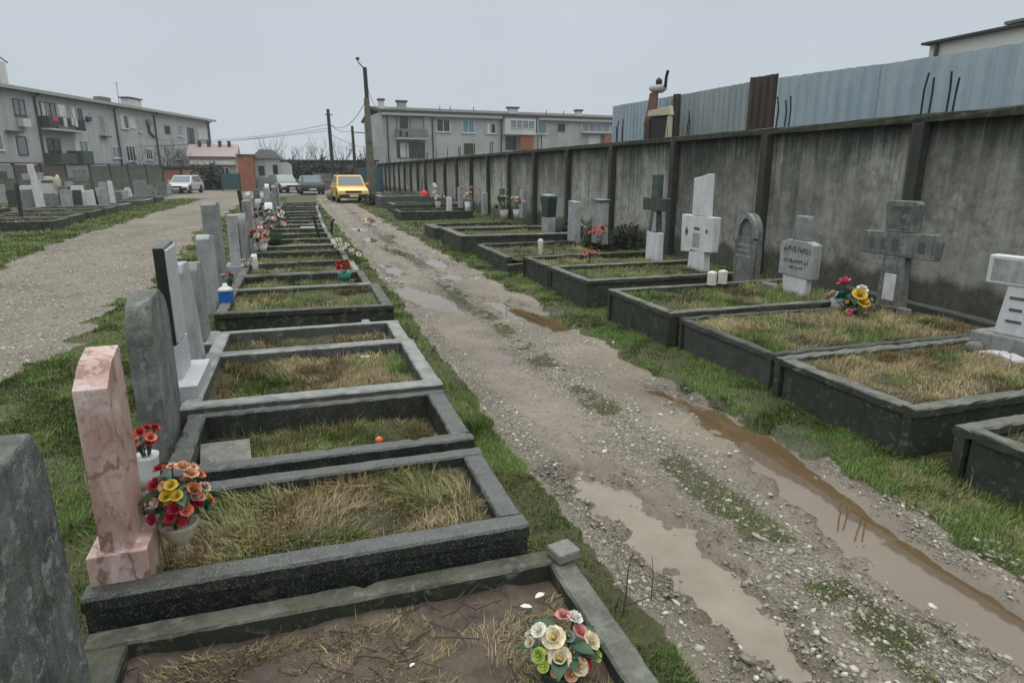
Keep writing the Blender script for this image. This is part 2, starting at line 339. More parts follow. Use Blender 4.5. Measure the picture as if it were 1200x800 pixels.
# ------------------------------------------------------------------ mesh builder
class MB:
    def __init__(s): s.v = []; s.f = []; s.m = []; s.mi = 0
    def add(s, vs, fs):
        b = len(s.v); s.v += [tuple(p) for p in vs]
        for f in fs: s.f.append(tuple(i + b for i in f)); s.m.append(s.mi)
        return s
    def box(s, cx, cy, cz, sx, sy, sz, rz=0.0, tx=1.0, ty=1.0):
        """box centred at cx,cy with its bottom at cz"""
        vs = []
        for k, z in ((0, cz), (1, cz + sz)):
            for ax, ay in ((-1, -1), (1, -1), (1, 1), (-1, 1)):
                x = ax * sx / 2 * (tx if k else 1); y = ay * sy / 2 * (ty if k else 1)
                vs.append((cx + x * math.cos(rz) - y * math.sin(rz), cy + x * math.sin(rz) + y * math.cos(rz), z))
        return s.add(vs, [(3, 2, 1, 0), (4, 5, 6, 7), (0, 1, 5, 4), (1, 2, 6, 5), (2, 3, 7, 6), (3, 0, 4, 7)])
    def prism(s, out, plane, t0, t1):
        """closed outline extruded; plane 'yz' along x, 'xz' along y, 'xy' along z"""
        def P(a, b, t): return {'yz': (t, a, b), 'xz': (a, t, b), 'xy': (a, b, t)}[plane]
        n = len(out)
        vs = [P(a, b, t0) for a, b in out] + [P(a, b, t1) for a, b in out]
        fs = [tuple(range(n))[::-1], tuple(range(n, 2 * n))] + [(i, (i + 1) % n, n + (i + 1) % n, n + i) for i in range(n)]
        return s.add(vs, fs)
    def beam(s, p0, p1, w, h, ch=0.008, n=10, jit=0.0, seed=0, cap=0.0, inset=0.022):
        """kerb stone: top centre line p0-p1, width w, depth h, chamfered worn top edges"""
        rr = random.Random(seed * 7 + 3)
        p0 = Vector(p0); p1 = Vector(p1); d = (p1 - p0); L = d.length; d.normalize()
        side = Vector((-d.y, d.x, 0)).normalized()
        vs = []; ns = []
        chips = [(rr.random(), rr.choice((-1, 1)), rr.uniform(0.006, 0.02), rr.uniform(.01, .03)) for _ in range(int(L * 4))] if jit > 0.0015 else []
        for i in range(n + 1):
            u = i / n; c = p0 + d * (L * u)
            sec = [(-w / 2 + inset, -h), (-w / 2 + inset, -cap), (-w / 2, -cap), (-w / 2, -ch), (-w / 2 + ch, 0), (0, 0.0), (w / 2 - ch, 0), (w / 2, -ch), (w / 2, -cap), (w / 2 - inset, -cap), (w / 2 - inset, -h)] if cap else [(-w / 2, -h), (-w / 2, -h * .5), (-w / 2, -ch), (-w / 2 + ch, 0), (0, 0.0), (w / 2 - ch, 0), (w / 2, -ch), (w / 2, -h * .5), (w / 2, -h)]
            for k, (a, b) in enumerate(sec):
                ja = rr.uniform(-jit, jit); jb = rr.uniform(-jit, jit)
                km = k - 1 if cap else k
                if km in (2, 3, 5, 6):
                    for (cu, cs, cd, cw) in chips:
                        if (cs < 0) == (km < 4):
                            e = max(0, 1 - abs(u - cu) * L / cw) * cd
                            ja += -cs * e; jb -= e * (0.8 if km in (3, 5) else 0.4)
                vs.append(c + side * (a + ja) + Vector((0, 0, b + (jb if k not in (0, len(sec) - 1) else 0))))
        m = 11 if cap else 9; fs = []
        for i in range(n):
            for k in range(m - 1): fs.append((i * m + k, i * m + k + 1, (i + 1) * m + k + 1, (i + 1) * m + k))
            fs.append((i * m + m - 1, i * m, (i + 1) * m, (i + 1) * m + m - 1))
        fs.append(tuple(range(m))[::-1]); fs.append(tuple(n * m + k for k in range(m)))
        return s.add(vs, fs)
    def tube(s, pts, rad, n=6):
        pts = [Vector(p) for p in pts]; k = len(pts)
        if not isinstance(rad, (list, tuple)): rad = [rad] * k
        vs = []; fs = []
        for i, p in enumerate(pts):
            d = (pts[min(i + 1, k - 1)] - pts[max(i - 1, 0)]).normalized()
            a = d.orthogonal().normalized() if i == 0 else (a - d * a.dot(d)).normalized()
            b = d.cross(a)
            for j in range(n):
                an = 2 * math.pi * j / n; vs.append(p + (a * math.cos(an) + b * math.sin(an)) * rad[i])
        for i in range(k - 1):
            for j in range(n): fs.append((i * n + j, i * n + (j + 1) % n, (i + 1) * n + (j + 1) % n, (i + 1) * n + j))
        fs.append(tuple(range(n))[::-1]); fs.append(tuple((k - 1) * n + j for j in range(n)))
        return s.add(vs, fs)
    def lathe(s, prof, n=20, c=(0, 0, 0)):
        k = len(prof); vs = []; fs = []
        for r, z in prof:
            for j in range(n):
                a = 2 * math.pi * j / n; vs.append((c[0] + r * math.cos(a), c[1] + r * math.sin(a), c[2] + z))
        for i in range(k - 1):
            for j in range(n): fs.append((i * n + j, i * n + (j + 1) % n, (i + 1) * n + (j + 1) % n, (i + 1) * n + j))
        fs.append(tuple(range(n))[::-1]); fs.append(tuple((k - 1) * n + j for j in range(n)))
        return s.add(vs, fs)
    def blob(s, c, r, seed=0, sub=2, sq=(1, 1, 1), amp=0.25):
        bm = bmesh.new(); bmesh.ops.create_icosphere(bm, subdivisions=sub, radius=1)
        rr = random.Random(seed); ph = [rr.uniform(0, 6) for _ in range(6)]
        vs = []
        for v in bm.verts:
            p = v.co; k = 1 + amp * (math.sin(p.x * 3 + ph[0]) * math.sin(p.y * 3.3 + ph[1]) + 0.5 * math.sin(p.z * 5 + ph[2]) * math.sin(p.x * 5 + ph[3]))
            vs.append((c[0] + p.x * k * r * sq[0], c[1] + p.y * k * r * sq[1], c[2] + p.z * k * r * sq[2]))
        bm.verts.index_update(); fs = [tuple(v.index for v in f.verts) for f in bm.faces]; bm.free()
        return s.add(vs, fs)
    def build(s, name, mats, parent=None, bevel=0.0, smooth=False, loc=None, seg=2, sub=0):
        me = bpy.data.meshes.new(name); me.from_pydata(s.v, [], s.f)
        if not isinstance(mats, (list, tuple)): mats = [mats]
        for m in mats: me.materials.append(M[m] if isinstance(m, str) else m)
        if len(mats) > 1: me.polygons.foreach_set('material_index', s.m)
        bm = bmesh.new(); bm.from_mesh(me); bmesh.ops.recalc_face_normals(bm, faces=bm.faces)
        bm.to_mesh(me); bm.free()
        if smooth: me.polygons.foreach_set('use_smooth', [True] * len(me.polygons))
        me.update()
        o = bpy.data.objects.new(name, me); col.objects.link(o)
        if parent: o.parent = parent
        if loc is not None: o.location = loc
        if sub:
            md = o.modifiers.new('sub', 'SUBSURF'); md.levels = sub; md.render_levels = sub
        if bevel:
            md = o.modifiers.new('bev', 'BEVEL'); md.width = bevel; md.segments = seg; md.limit_method = 'ANGLE'; md.angle_limit = R(35)
        return o

def tag(o, label=None, cat=None, group=None, kind=None):
    if label: o['label'] = label
    if cat: o['category'] = cat
    if group: o['group'] = group
    if kind: o['kind'] = kind
    return o
def thing(name, label, cat, loc=(0, 0, 0), rz=0.0, group=None, tilt=(0, 0)):
    o = bpy.data.objects.new(name, None); o.empty_display_size = 0.1; col.objects.link(o)
    o.location = loc; o.rotation_euler = (tilt[0], tilt[1], rz)
    return tag(o, label, cat, group)
def copy_tree(o, parent=None):
    c = o.copy(); col.objects.link(c); c.parent = parent
    for ch in list(o.children): copy_tree(ch, c)
    return c

def np_mesh(name, verts, faces_flat, sizes, mat, attr=None, kind='stuff', label=None, cat=None, smooth=False):
    me = bpy.data.meshes.new(name)
    me.vertices.add(len(verts)); me.vertices.foreach_set('co', verts.astype(np.float32).ravel())
    me.loops.add(len(faces_flat)); me.loops.foreach_set('vertex_index', faces_flat.astype(np.int32))
    me.polygons.add(len(sizes)); st = np.concatenate([[0], np.cumsum(sizes)[:-1]])
    me.polygons.foreach_set('loop_start', st.astype(np.int32)); me.polygons.foreach_set('loop_total', np.asarray(sizes, np.int32))
    if attr is not None:
        nm, data = attr; a = me.attributes.new(nm, 'FLOAT_VECTOR', 'POINT'); a.data.foreach_set('vector', data.astype(np.float32).ravel())
    if smooth: me.polygons.foreach_set('use_smooth', np.ones(len(sizes), bool))
    me.update(calc_edges=True); me.validate()
    me.materials.append(M[mat])
    o = bpy.data.objects.new(name, me); col.objects.link(o)
    return tag(o, label, cat, None, kind)

# ------------------------------------------------------------------ ground zones
def xl_path(y): return 1.13 - 0.10 * sstep(8, 25, y) - 0.12 * sstep(25, 40, y)
def xr_path(y): return 2.83 - 0.13 * sstep(10, 28, y) + 0.45 * sstep(10, 3, y) * 0.0
PUDDLES = [  # centre x, centre y, half width, half length, shear dx/dy, style
    ('long', [(2.62, 4.3, .05), (2.68, 4.1, .07), (2.74, 3.8, .11), (2.76, 3.3, .165), (2.66, 2.8, .185), (2.56, 2.4, .18), (2.51, 2.1, .175), (2.50, 1.75, .165), (2.49, 1.4, .13), (2.5, 1.1, .13), (2.5, .7, .12)]),
    ('round', [(2.42, 8.35, .08), (2.5, 7.8, .20), (2.6, 7.3, .26), (2.66, 6.95, .24), (2.72, 6.6, .1)]),
    ('sky', [(1.38, 9.9, .10), (1.48, 9.3, .25), (1.58, 8.7, .28), (1.66, 8.25, .22), (1.72, 7.9, .08)]),
    ('small', [(1.8, 15.3, .14), (1.9, 14.6, .26), (2.0, 13.9, .28), (2.05, 13.2, .12)]),
    ('silt', [(1.40, 3.15, .05), (1.48, 2.9, .11), (1.53, 2.5, .125), (1.55, 2.2, .12), (1.56, 1.9, .08), (1.56, 1.6, .03), (1.56, 1.4, .02)]),
    ('speck', [(2.45, 13.0, .06), (2.4, 12.5, .17), (2.38, 12.0, .17), (2.35, 11.6, .05)]),
    ('speck', [(1.62, 17.9, .08), (1.65, 17.2, .2), (1.62, 16.4, .08)]),
    ('speck', [(1.35, 12.6, .05), (1.45, 12.1, .16), (1.5, 11.5, .17), (1.5, 11.0, .05)]),
    ('speck', [(1.55, 21.8, .1), (1.6, 20.6, .25), (1.6, 19.6, .1)]),
    ('speck', [(2.3, 25.5, .1), (2.2, 23.8, .3), (2.1, 22.5, .1)]),
    ('speck', [(1.62, 5.95, .05), (1.66, 5.75, .10), (1.7, 5.55, .05)]),
    ('speck', [(2.35, 10.9, .08), (2.3, 10.5, .15), (2.3, 10.1, .08)]),
    ('speck', [(2.2, 18.6, .1), (2.2, 17.9, .22), (2.15, 17.2, .1)]),
]
def puddle_depth(x, y):
    """>0 inside a puddle, about metres from its rim"""
    d = np.full(np.shape(x), -9.0)
    wob = (fbm(x * 5, y * 5, 5) - 0.5) * 0.20 + (fbm(x * 19, y * 19, 7) - .5) * 0.07
    for kind, pts in PUDDLES:
        ys = np.array([p[1] for p in pts][::-1]); xs = np.array([p[0] for p in pts][::-1]); ws = np.array([p[2] for p in pts][::-1])
        cx = np.interp(y, ys, xs); w = np.interp(y, ys, ws)
        dd = w - np.abs(x - cx)
        dd = np.minimum(dd, np.minimum(ys[-1] + .1 - y, y - ys[0] + .1))
        if kind == 'silt': dd = dd + (fbm(x * 13, y * 13, 8) - .5) * .26 + (fbm(x * 30, y * 30, 9) - .5) * .12
        d = np.maximum(d, dd)
    return d + wob

def zones(x, y):
    e1 = (fbm(x * 2.1, y * 2.1, 21) - 0.5) * 0.30 + (fbm(x * 9, y * 9, 22) - 0.5) * 0.14
    ea = sstep(60, 20, y) * 1.0
    pathm = sstep(-0.03, 0.05, (x - xl_path(y)) + e1 * 0.6) * sstep(-0.03, 0.05, (xr_path(y) - x) + e1 * 1.2)
    pathm = pathm * sstep(47, 42, y) * sstep(-6, -4, y)
    rl = -5.75 + 1.0 * sstep(20, 9, y); rr_ = -2.40 - 0.6 * sstep(13, 24, y) - 0.5 * sstep(30, 55, y)
    road = sstep(-0.1, 0.1, (x - rl) + e1 * 1.5) * sstep(-0.15, 0.15, (rr_ - x) + e1 * 2.0) * sstep(3.5, 5.5, y + e1 * 6)
    yard = sstep(44, 47, y + e1 * 3) * sstep(-9.5, -8, x) * sstep(5, 4, x) * sstep(80, 70, y) * (1 - sstep(-2.4, -1.9, x) * sstep(1.2, 0.9, x) * sstep(51, 50, y))
    bare = np.clip(np.maximum(np.maximum(pathm, road), yard), 0, 1)
    grass = 1 - bare
    # tufted hump in the middle of the path
    hump = np.exp(-((x - 2.0) / 0.17) ** 2) * pathm
    tuft = hump * sstep(0.43, 0.55, fbm(x * 1.1, y * 0.75, 41) + (fbm(x * 7, y * 7, 42) - .5) * .5)
    tuft = np.maximum(tuft, hump * sstep(0.3, 0.9, np.exp(-((y - 4.15) / .3) ** 2)) * sstep(.4, .55, fbm(x * 8, y * 5, 43)))
    strip = np.exp(-((x - 1.98 - .06 * np.sin(y * 2)) / .13) ** 2) * (sstep(6.0, 6.5, y) * sstep(9.8, 9.2, y) + .9 * sstep(3.7, 4.0, y) * sstep(4.75, 4.5, y) + .6 * sstep(1.35, 1.5, y) * sstep(2.05, 1.85, y)) * sstep(.38, .54, fbm(x * 6, y * 4, 44))
    tuft = np.maximum(tuft, strip * pathm)
    grass = np.clip(grass + tuft * 0.9, 0, 1)
    pd = puddle_depth(x, y)
    wet = sstep(-0.26, 0.02, pd) * 0.9 + 0.35 * pathm * sstep(.5, .65, fbm(x * 1.5, y * 1.5, 51))
    band = np.exp(-((x - 1.25) / 0.12) ** 2) * sstep(1.5, 2.2, y) + np.exp(-((x - 2.02) / 0.2) ** 2) + 0.55 * np.exp(-((x - 2.88) / .09) ** 2) * sstep(6, 3, y)
    pale = np.clip(pathm * (band + 0.35 * sstep(0.5, 0.62, fbm(x * 2.5, y * 1.2, 61)) * sstep(5, 10, y) + .5 * sstep(.55, .65, fbm(x * 3, y * 2, 62))) + road * (.55 + .45 * sstep(.4, .6, fbm(x * .9, y * .35, 63))) + yard * .7, 0, 1)
    pale = pale * (1 - sstep(-0.06, 0.03, pd))
    return grass, np.clip(wet, 0, 1), pale, pathm, road, pd

def ground_z(x, y, pd=None, pathm=None, grass=None):
    if pd is None: grass, _, _, pathm, _, pd = zones(x, y)
    z = (fbm(x * 1.2, y * 1.2, 71) - 0.5) * 0.05 + (fbm(x * 8, y * 8, 72) - 0.5) * 0.022
    z = z * sstep(60, 15, np.abs(y)) 
    z = z + 0.02 * grass * sstep(30, 10, y)
    pdc = np.clip(pd, -0.3, 0.25)
    z = np.where(pd > -0.12, z * sstep(0.05, -0.12, pd) - 0.028 - pdc * 0.15 * (1 + 0 * z) + 0.028 * sstep(0, -.12, pd), z)
    return z

def spaced(lo, hi, a, b, fine, grow):
    """coordinates: fine spacing in [a,b], growing outward to lo/hi"""
    xs = list(np.arange(a, b, fine)); s = fine; x = xs[-1]
    while x < hi: s *= grow; x += s; xs.append(min(x, hi))
    s = fine; x = a; pre = []
    while x > lo: s *= grow; x -= s; pre.append(max(x, lo))
    return np.array(pre[::-1] + xs)

def build_ground():
    gx = spaced(-900, 900, -1.0, 3.7, 0.026, 1.055)
    gy = [-40.0, -20, -10, -5, -2, -1, -.4]
    y = 0.0; s = 0.026
    while y < 900:
        gy.append(y); s = max(0.026, 0.0065 * y) if y < 80 else s * 1.12; y += s
    gy = np.array(gy)
    X, Y = np.meshgrid(gx, gy)
    g, w, p, pm, rd, pd = zones(X.ravel(), Y.ravel())
    Z = ground_z(X.ravel(), Y.ravel(), pd, pm, g)
    nx, ny = len(gx), len(gy)
    idx = np.arange(nx * ny).reshape(ny, nx)
    q = np.stack([idx[:-1, :-1], idx[:-1, 1:], idx[1:, 1:], idx[1:, :-1]], -1).reshape(-1, 4)
    V = np.stack([X.ravel(), Y.ravel(), Z], 1)
    o = np_mesh('ground', V, q.ravel(), np.full(len(q), 4), 'ground_earth', ('zone', np.stack([g, w, p], 1)), 'structure', smooth=True)
    return o
build_ground()
for kind, pts in PUDDLES:
    mb = MB(); L = [(p[0] - p[2] - .16, p[1]) for p in pts]; Rr = [(p[0] + p[2] + .16, p[1]) for p in pts]
    z0 = -0.027 if kind != 'silt' else -0.026
    L[0] = (L[0][0], L[0][1] + .14); Rr[0] = (Rr[0][0], Rr[0][1] + .14); L[-1] = (L[-1][0], L[-1][1] - .14); Rr[-1] = (Rr[-1][0], Rr[-1][1] - .14)
    n = len(pts)
    tl = .055 if kind in ('long', 'round', 'small') else 0.0
    mid = [(a[0] + c[0]) / 2 for a, c in zip(L, Rr)]
    mb.add([(a, b, z0 + tl * (m_ - a)) for (a, b), m_ in zip(L, mid)] + [(a, b, z0 + tl * (m_ - a)) for (a, b), m_ in zip(Rr, mid)], [(i, n + i, n + i + 1, i + 1) for i in range(n - 1)])
    o = mb.build('puddle_water', 'silty_water' if kind == 'silt' else 'puddle_water'); tag(o, kind='structure')

# ------------------------------------------------------------------ scatter: grass blades and gravel
blades = {'green': [], 'dry': []}
def scatter(x0, x1, y0, y1, dens, hfun, key, maskf=None, zf=None, dry=0.0, wid=0.0032, lean=0.5, refd=4.0, powr=1.5):
    """blades over a rectangle; density falls and width grows with distance from the camera"""
    yy = y0
    while yy < y1:
        ys = min(yy + max(0.5, yy * 0.12), y1); ym = (yy + ys) / 2
        d = max(math.hypot(max(0, max(x0, min(x1, ym * .45))) * 0.6, ym), 1.5)
        k = min(1.0, (refd / d) ** powr)
        n = int((x1 - x0) * (ys - yy) * dens * k)
        if n > 0:
            x = rng.uniform(x0, x1, n); y = rng.uniform(yy, ys, n)
            if maskf is not None:
                keep = rng.random(n) < maskf(x, y); x = x[keep]; y = y[keep]
            n = len(x)
            if n:
                z = zf(x, y) if callable(zf) else np.full(n, zf if zf is not None else 0.0)
                h = hfun(x, y) * rng.uniform(0.55, 1.25, n)
                w = wid * rng.uniform(0.7, 1.4, n) * max(1.0, (d / refd) ** 0.75)
                dr = np.clip((dry(x, y) if callable(dry) else dry) + rng.normal(0, 0.18, n), 0, 1)
                tn = np.clip(rng.normal(0.5, 0.24, n) + (fbm(x * 2, y * 2, 91) - .5) * .8, 0, 1)
                blades[key].append((x, y, z, h, w, dr, tn, np.full(n, lean)))
        yy = ys
def build_blades(key, name, label):
    A = [np.concatenate(c) for c in zip(*blades[key])]
    x, y, z, h, w, dr, tn, ln = A; n = len(x)
    b = 12 * fbm(x * 2.3, y * 2.3, 15) + rng.normal(0, .75, n); a = b + np.pi / 2 + rng.uniform(-.5, .5, n)
    lg = rng.random(n) < .18; h = np.where(lg, h * 1.4, h * .9)
    le = np.minimum(np.abs(rng.normal(0, 1, n)) * ln, 1.05) * h
    dx, dy = np.cos(b) * le, np.sin(b) * le; ox, oy = np.cos(a) * w, np.sin(a) * w
    hz = np.sqrt(np.maximum(h * h - (le * .8) ** 2, (h * .22) ** 2))
    V = np.zeros((n, 5, 3))
    V[:, 0] = np.stack([x - ox, y - oy, z - .01], 1); V[:, 1] = np.stack([x + ox, y + oy, z - .01], 1)
    V[:, 2] = np.stack([x + ox * .75 + dx * .35, y + oy * .75 + dy * .35, z + hz * .6], 1)
    V[:, 3] = np.stack([x - ox * .75 + dx * .35, y - oy * .75 + dy * .35, z + hz * .6], 1)
    V[:, 4] = np.stack([x + dx, y + dy, z + hz], 1)
    base = (np.arange(n) * 5)[:, None]
    F = np.concatenate([base + np.array([[0, 1, 2, 3]]), base + np.array([[3, 2, 4]])], 1).ravel()
    S = np.tile([4, 3], n)
    T = np.repeat(np.stack([tn, dr, dr * 0], 1)[:, None, :], 5, 1).reshape(-1, 3)
    o = np_mesh(name, V.reshape(-1, 3), F, S, 'grass_blade', ('tint', T), 'stuff', label, 'grass')
    print(name, n); return o

GRAVES = []   # rectangles kept clear of the verge grass: x0,x1,y0,y1
def verge_mask(x, y):
    g = zones(x, y)[0]
    m = sstep(0.35, 0.75, g) * (0.16 + 0.84 * sstep(.33, .55, fbm(x * 2.6, y * 2.6, 33)))
    for (a, b, c, d) in GRAVES: m = np.where((x > a) & (x < b) & (y > c) & (y < d), 0, m)
    return m
def zg(x, y): return ground_z(x, y)
def hverge(x, y): return 0.014 + 0.046 * fbm(x * 1.9, y * 1.9, 34)

def stones():
    """loose gravel: one irregular low stone per point"""
    P = []
    def area(x0, x1, y0, y1, n, smin, smax, mf, pw=2.0):
        x = rng.uniform(x0, x1, n); y = y0 + (y1 - y0) * rng.random(n) ** pw
        k = rng.random(n) < mf(x, y); x = x[k]; y = y[k]
        s = smin * (smax / smin) ** (rng.random(len(x)) ** 2.2)
        P.append((x, y, s))
    pale = lambda x, y: np.clip(zones(x, y)[2] * 1.2 + 0.05 * zones(x, y)[3] * (1 - sstep(-.03, .03, puddle_depth(x, y))), 0, 1) * (1 - 0.8 * np.clip(zones(x, y)[0], 0, 1))
    dry = lambda x, y: 1 - sstep(-.02, .04, puddle_depth(x, y))
    area(1.0, 3.0, 0.8, 6.0, 90000, 0.0028, 0.011, pale, 1.5)
    area(1.0, 3.0, 0.8, 12.0, 22000, 0.005, 0.016, pale, 1.4)
    area(1.0, 2.9, 10, 26.0, 7000, 0.012, 0.03, pale, 1.5)
    area(-6, -2.2, 4.5, 22, 26000, 0.009, 0.022, lambda x, y: np.clip(zones(x, y)[4] * .9, 0, 1), 1.5)
    area(1.15, 2.9, 1.0, 6, 420, 0.012, 0.030, lambda x, y: np.clip(zones(x, y)[2] + .25, 0, 1) * np.maximum(dry(x, y), .2), 1.3)
    area(2.76, 3.02, 1.6, 2.42, 330, 0.008, 0.022, lambda x, y: sstep(.42, .6, fbm(x * 6, y * 5, 77)), 1.0)
    area(1.6, 2.2, 1.1, 1.95, 420, 0.007, 0.020, lambda x, y: sstep(.35, .6, fbm(x * 4, y * 4, 78)), 1.0)
    area(1.1, 3.0, 1.0, 9, 520, 0.006, 0.022, lambda x, y: zones(x, y)[3] * np.maximum(dry(x, y), .25), 1.5)
    x = np.concatenate([p[0] for p in P]); y = np.concatenate([p[1] for p in P]); s = np.concatenate([p[2] for p in P]); n = len(x)
    bm = bmesh.new(); bmesh.ops.create_icosphere(bm, subdivisions=1, radius=1); bv = np.array([v.co[:] for v in bm.verts]); bm.verts.index_update()
    bf = np.array([[v.index for v in f.verts] for f in bm.faces]); bm.free()
    nv = len(bv)
    V = bv[None] * (1 + rng.normal(0, 0.16, (n, nv, 1)))
    V = V * np.stack([rng.uniform(.7, 1.4, n), rng.uniform(.6, 1.0, n), rng.uniform(.28, .55, n)], 1)[:, None, :]
    a = rng.uniform(0, 6.28, n)[:, None]; tl = rng.normal(0, .25, n)[:, None]
    X = V[..., 0] * np.cos(a) - V[..., 1] * np.sin(a); Y = V[..., 0] * np.sin(a) + V[..., 1] * np.cos(a); Z = V[..., 2] + X * tl
    zz = ground_z(x, y)
    W = np.stack([x[:, None] + X * s[:, None], y[:, None] + Y * s[:, None], (zz + s * .05)[:, None] + Z * s[:, None]], -1)
    F = (np.arange(n)[:, None, None] * nv + bf[None]).ravel()
    tint = np.clip(rng.beta(2.0, 2.8, n), 0, 1); big = s > 0.010; tint[big] = np.clip(tint[big] + .28, 0, 1)
    T = np.repeat(np.stack([tint, tint, tint], 1)[:, None, :], nv, 1).reshape(-1, 3)
    np_mesh('gravel', W.reshape(-1, 3), F, np.full(n * len(bf), 3), 'gravel_stone', ('tint', T), 'stuff', 'loose grey and white gravel strewn along the tracks', 'gravel')
    print('stones', n)
stones()
# ------------------------------------------------------------------ graves
def soil_patch(x0, x1, y0, y1, z, mat, seed=0, amp=0.03, parent=None):
    nx = max(4, int((x1 - x0) / .05)); ny = max(4, int((y1 - y0) / .05))
    X, Y = np.meshgrid(np.linspace(x0, x1, nx), np.linspace(y0, y1, ny))
    ox, oy = parent.location.x, parent.location.y
    Z = z + (fbm((X + ox) * 5 + seed, (Y + oy) * 5, 81) - .5) * amp * 2 + (fbm((X + ox) * 22, (Y + oy) * 22 + seed, 82) - .5) * amp * .8
    mb = MB(); vs = list(zip(X.ravel(), Y.ravel(), Z.ravel()))
    mb.add(vs, [(j * nx + i, j * nx + i + 1, (j + 1) * nx + i + 1, (j + 1) * nx + i) for j in range(ny - 1) for i in range(nx - 1)])
    return mb.build('soil', mat, parent, smooth=True)

def grave(label, x0, x1, y0, y1, zt, mat='kerb_grey', zs=None, w=0.11, head=True, ws=None, mats=None, soil='grave_turf', group='graves in the middle row',
          grass=None, depth=None, seed=0, jit=0.0022, foot=True, dz=(0, 0, 0, 0), name='kerbed_grave', ch=0.009, rz=0.0, cap=0.0):
    """kerbed grave: two long kerbs along x, end kerbs along y, ground inside. ws = widths near, far, left, right"""
    ws = ws or (w, w, w, w); mats = mats or (mat,) * 4
    cx, cy = (x0 + x1) / 2, (y0 + y1) / 2
    q_ = random.Random(seed * 13 + 5); rz = rz + (q_.uniform(-.009, .009) if seed > 5 else 0); dz = tuple(d_ + (q_.uniform(-.014, .010) if seed > 5 else 0) for d_ in dz)
    t = thing(name, label, 'grave', (cx, cy, 0), rz, group)
    a0, a1, b0, b1 = x0 - cx, x1 - cx, y0 - cy, y1 - cy
    h = zt + 0.05
    zs = zt - 0.08 if zs is None else zs
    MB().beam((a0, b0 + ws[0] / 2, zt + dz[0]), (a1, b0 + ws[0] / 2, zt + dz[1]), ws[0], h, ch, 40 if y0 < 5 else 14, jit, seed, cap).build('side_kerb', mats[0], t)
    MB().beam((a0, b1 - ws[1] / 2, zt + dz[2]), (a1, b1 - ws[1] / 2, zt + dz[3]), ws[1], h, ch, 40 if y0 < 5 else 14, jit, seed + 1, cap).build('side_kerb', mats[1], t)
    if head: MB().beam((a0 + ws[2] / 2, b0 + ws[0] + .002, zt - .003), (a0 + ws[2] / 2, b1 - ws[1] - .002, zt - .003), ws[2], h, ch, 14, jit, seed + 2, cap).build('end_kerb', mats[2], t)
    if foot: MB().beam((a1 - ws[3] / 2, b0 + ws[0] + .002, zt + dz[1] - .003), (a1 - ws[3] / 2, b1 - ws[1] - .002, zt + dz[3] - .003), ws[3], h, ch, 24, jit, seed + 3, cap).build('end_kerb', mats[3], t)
    soil_patch(a0 + ws[2] * .6, a1 - ws[3] * .6, b0 + ws[0] * .6, b1 - ws[1] * .6, zs, soil, seed, parent=t)
    GRAVES.append((x0, x1, y0, y1))
    if grass:
        dens, hh, dry = grass
        m_ = .035 if y0 < 8 else .0
        scatter(x0 + ws[2] + m_, x1 - ws[3] - m_, y0 + ws[0] + m_ * 1.3, y1 - ws[1] - m_, dens, lambda x, y: hh * (0.25 + 1.4 * fbm(x * 5, y * 5, 95 + seed) ** 1.5 * 1.5), 'dry' if dry > .2 else 'green',
                lambda x, y: 0.3 + 0.7 * sstep(.35, .55, fbm(x * 3.3, y * 3.3, 96 + seed)), zs - .005,
                lambda x, y: np.clip(dry + (fbm(x * 3.1, y * 3.1, 97 + seed) - .5) * 2.6, 0, 1), 0.0021, 1.25)
    return t
MID = 'graves in the middle row'
# middle row, from the camera outwards
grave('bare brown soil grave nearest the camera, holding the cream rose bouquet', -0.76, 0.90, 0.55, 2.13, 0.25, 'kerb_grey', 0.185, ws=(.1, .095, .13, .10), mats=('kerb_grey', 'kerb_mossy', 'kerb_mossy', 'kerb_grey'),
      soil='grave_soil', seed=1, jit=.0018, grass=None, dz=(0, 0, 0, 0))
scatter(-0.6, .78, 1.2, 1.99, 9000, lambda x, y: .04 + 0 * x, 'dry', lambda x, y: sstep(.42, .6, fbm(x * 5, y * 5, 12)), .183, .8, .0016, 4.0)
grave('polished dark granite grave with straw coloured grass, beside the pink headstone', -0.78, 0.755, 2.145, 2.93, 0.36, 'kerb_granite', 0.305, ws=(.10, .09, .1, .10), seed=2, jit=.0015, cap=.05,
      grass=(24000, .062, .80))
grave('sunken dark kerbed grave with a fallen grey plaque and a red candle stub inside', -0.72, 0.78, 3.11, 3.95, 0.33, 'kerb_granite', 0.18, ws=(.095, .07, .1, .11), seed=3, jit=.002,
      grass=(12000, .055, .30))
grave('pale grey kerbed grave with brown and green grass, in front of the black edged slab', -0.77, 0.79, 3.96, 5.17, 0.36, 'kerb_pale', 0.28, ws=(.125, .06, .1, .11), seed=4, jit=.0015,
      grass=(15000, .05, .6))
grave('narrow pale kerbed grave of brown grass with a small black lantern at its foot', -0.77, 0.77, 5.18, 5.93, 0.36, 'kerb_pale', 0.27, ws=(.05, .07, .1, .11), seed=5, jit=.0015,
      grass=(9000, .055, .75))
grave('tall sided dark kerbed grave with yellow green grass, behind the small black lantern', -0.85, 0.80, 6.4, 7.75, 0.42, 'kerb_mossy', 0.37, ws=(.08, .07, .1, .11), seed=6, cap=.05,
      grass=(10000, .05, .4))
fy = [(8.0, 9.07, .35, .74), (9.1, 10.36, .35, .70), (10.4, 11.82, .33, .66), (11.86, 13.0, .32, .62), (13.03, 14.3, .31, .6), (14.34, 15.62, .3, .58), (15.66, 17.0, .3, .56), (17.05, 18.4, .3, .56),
      (18.45, 19.8, .3, .56), (19.9, 21.3, .29, .56), (21.4, 22.8, .29, .58), (22.9, 24.5, .28, .6), (24.6, 26.3, .28, .6), (26.4, 28.2, .27, .62), (28.4, 30.2, .27, .7), (30.4, 32.4, .26, .75)]
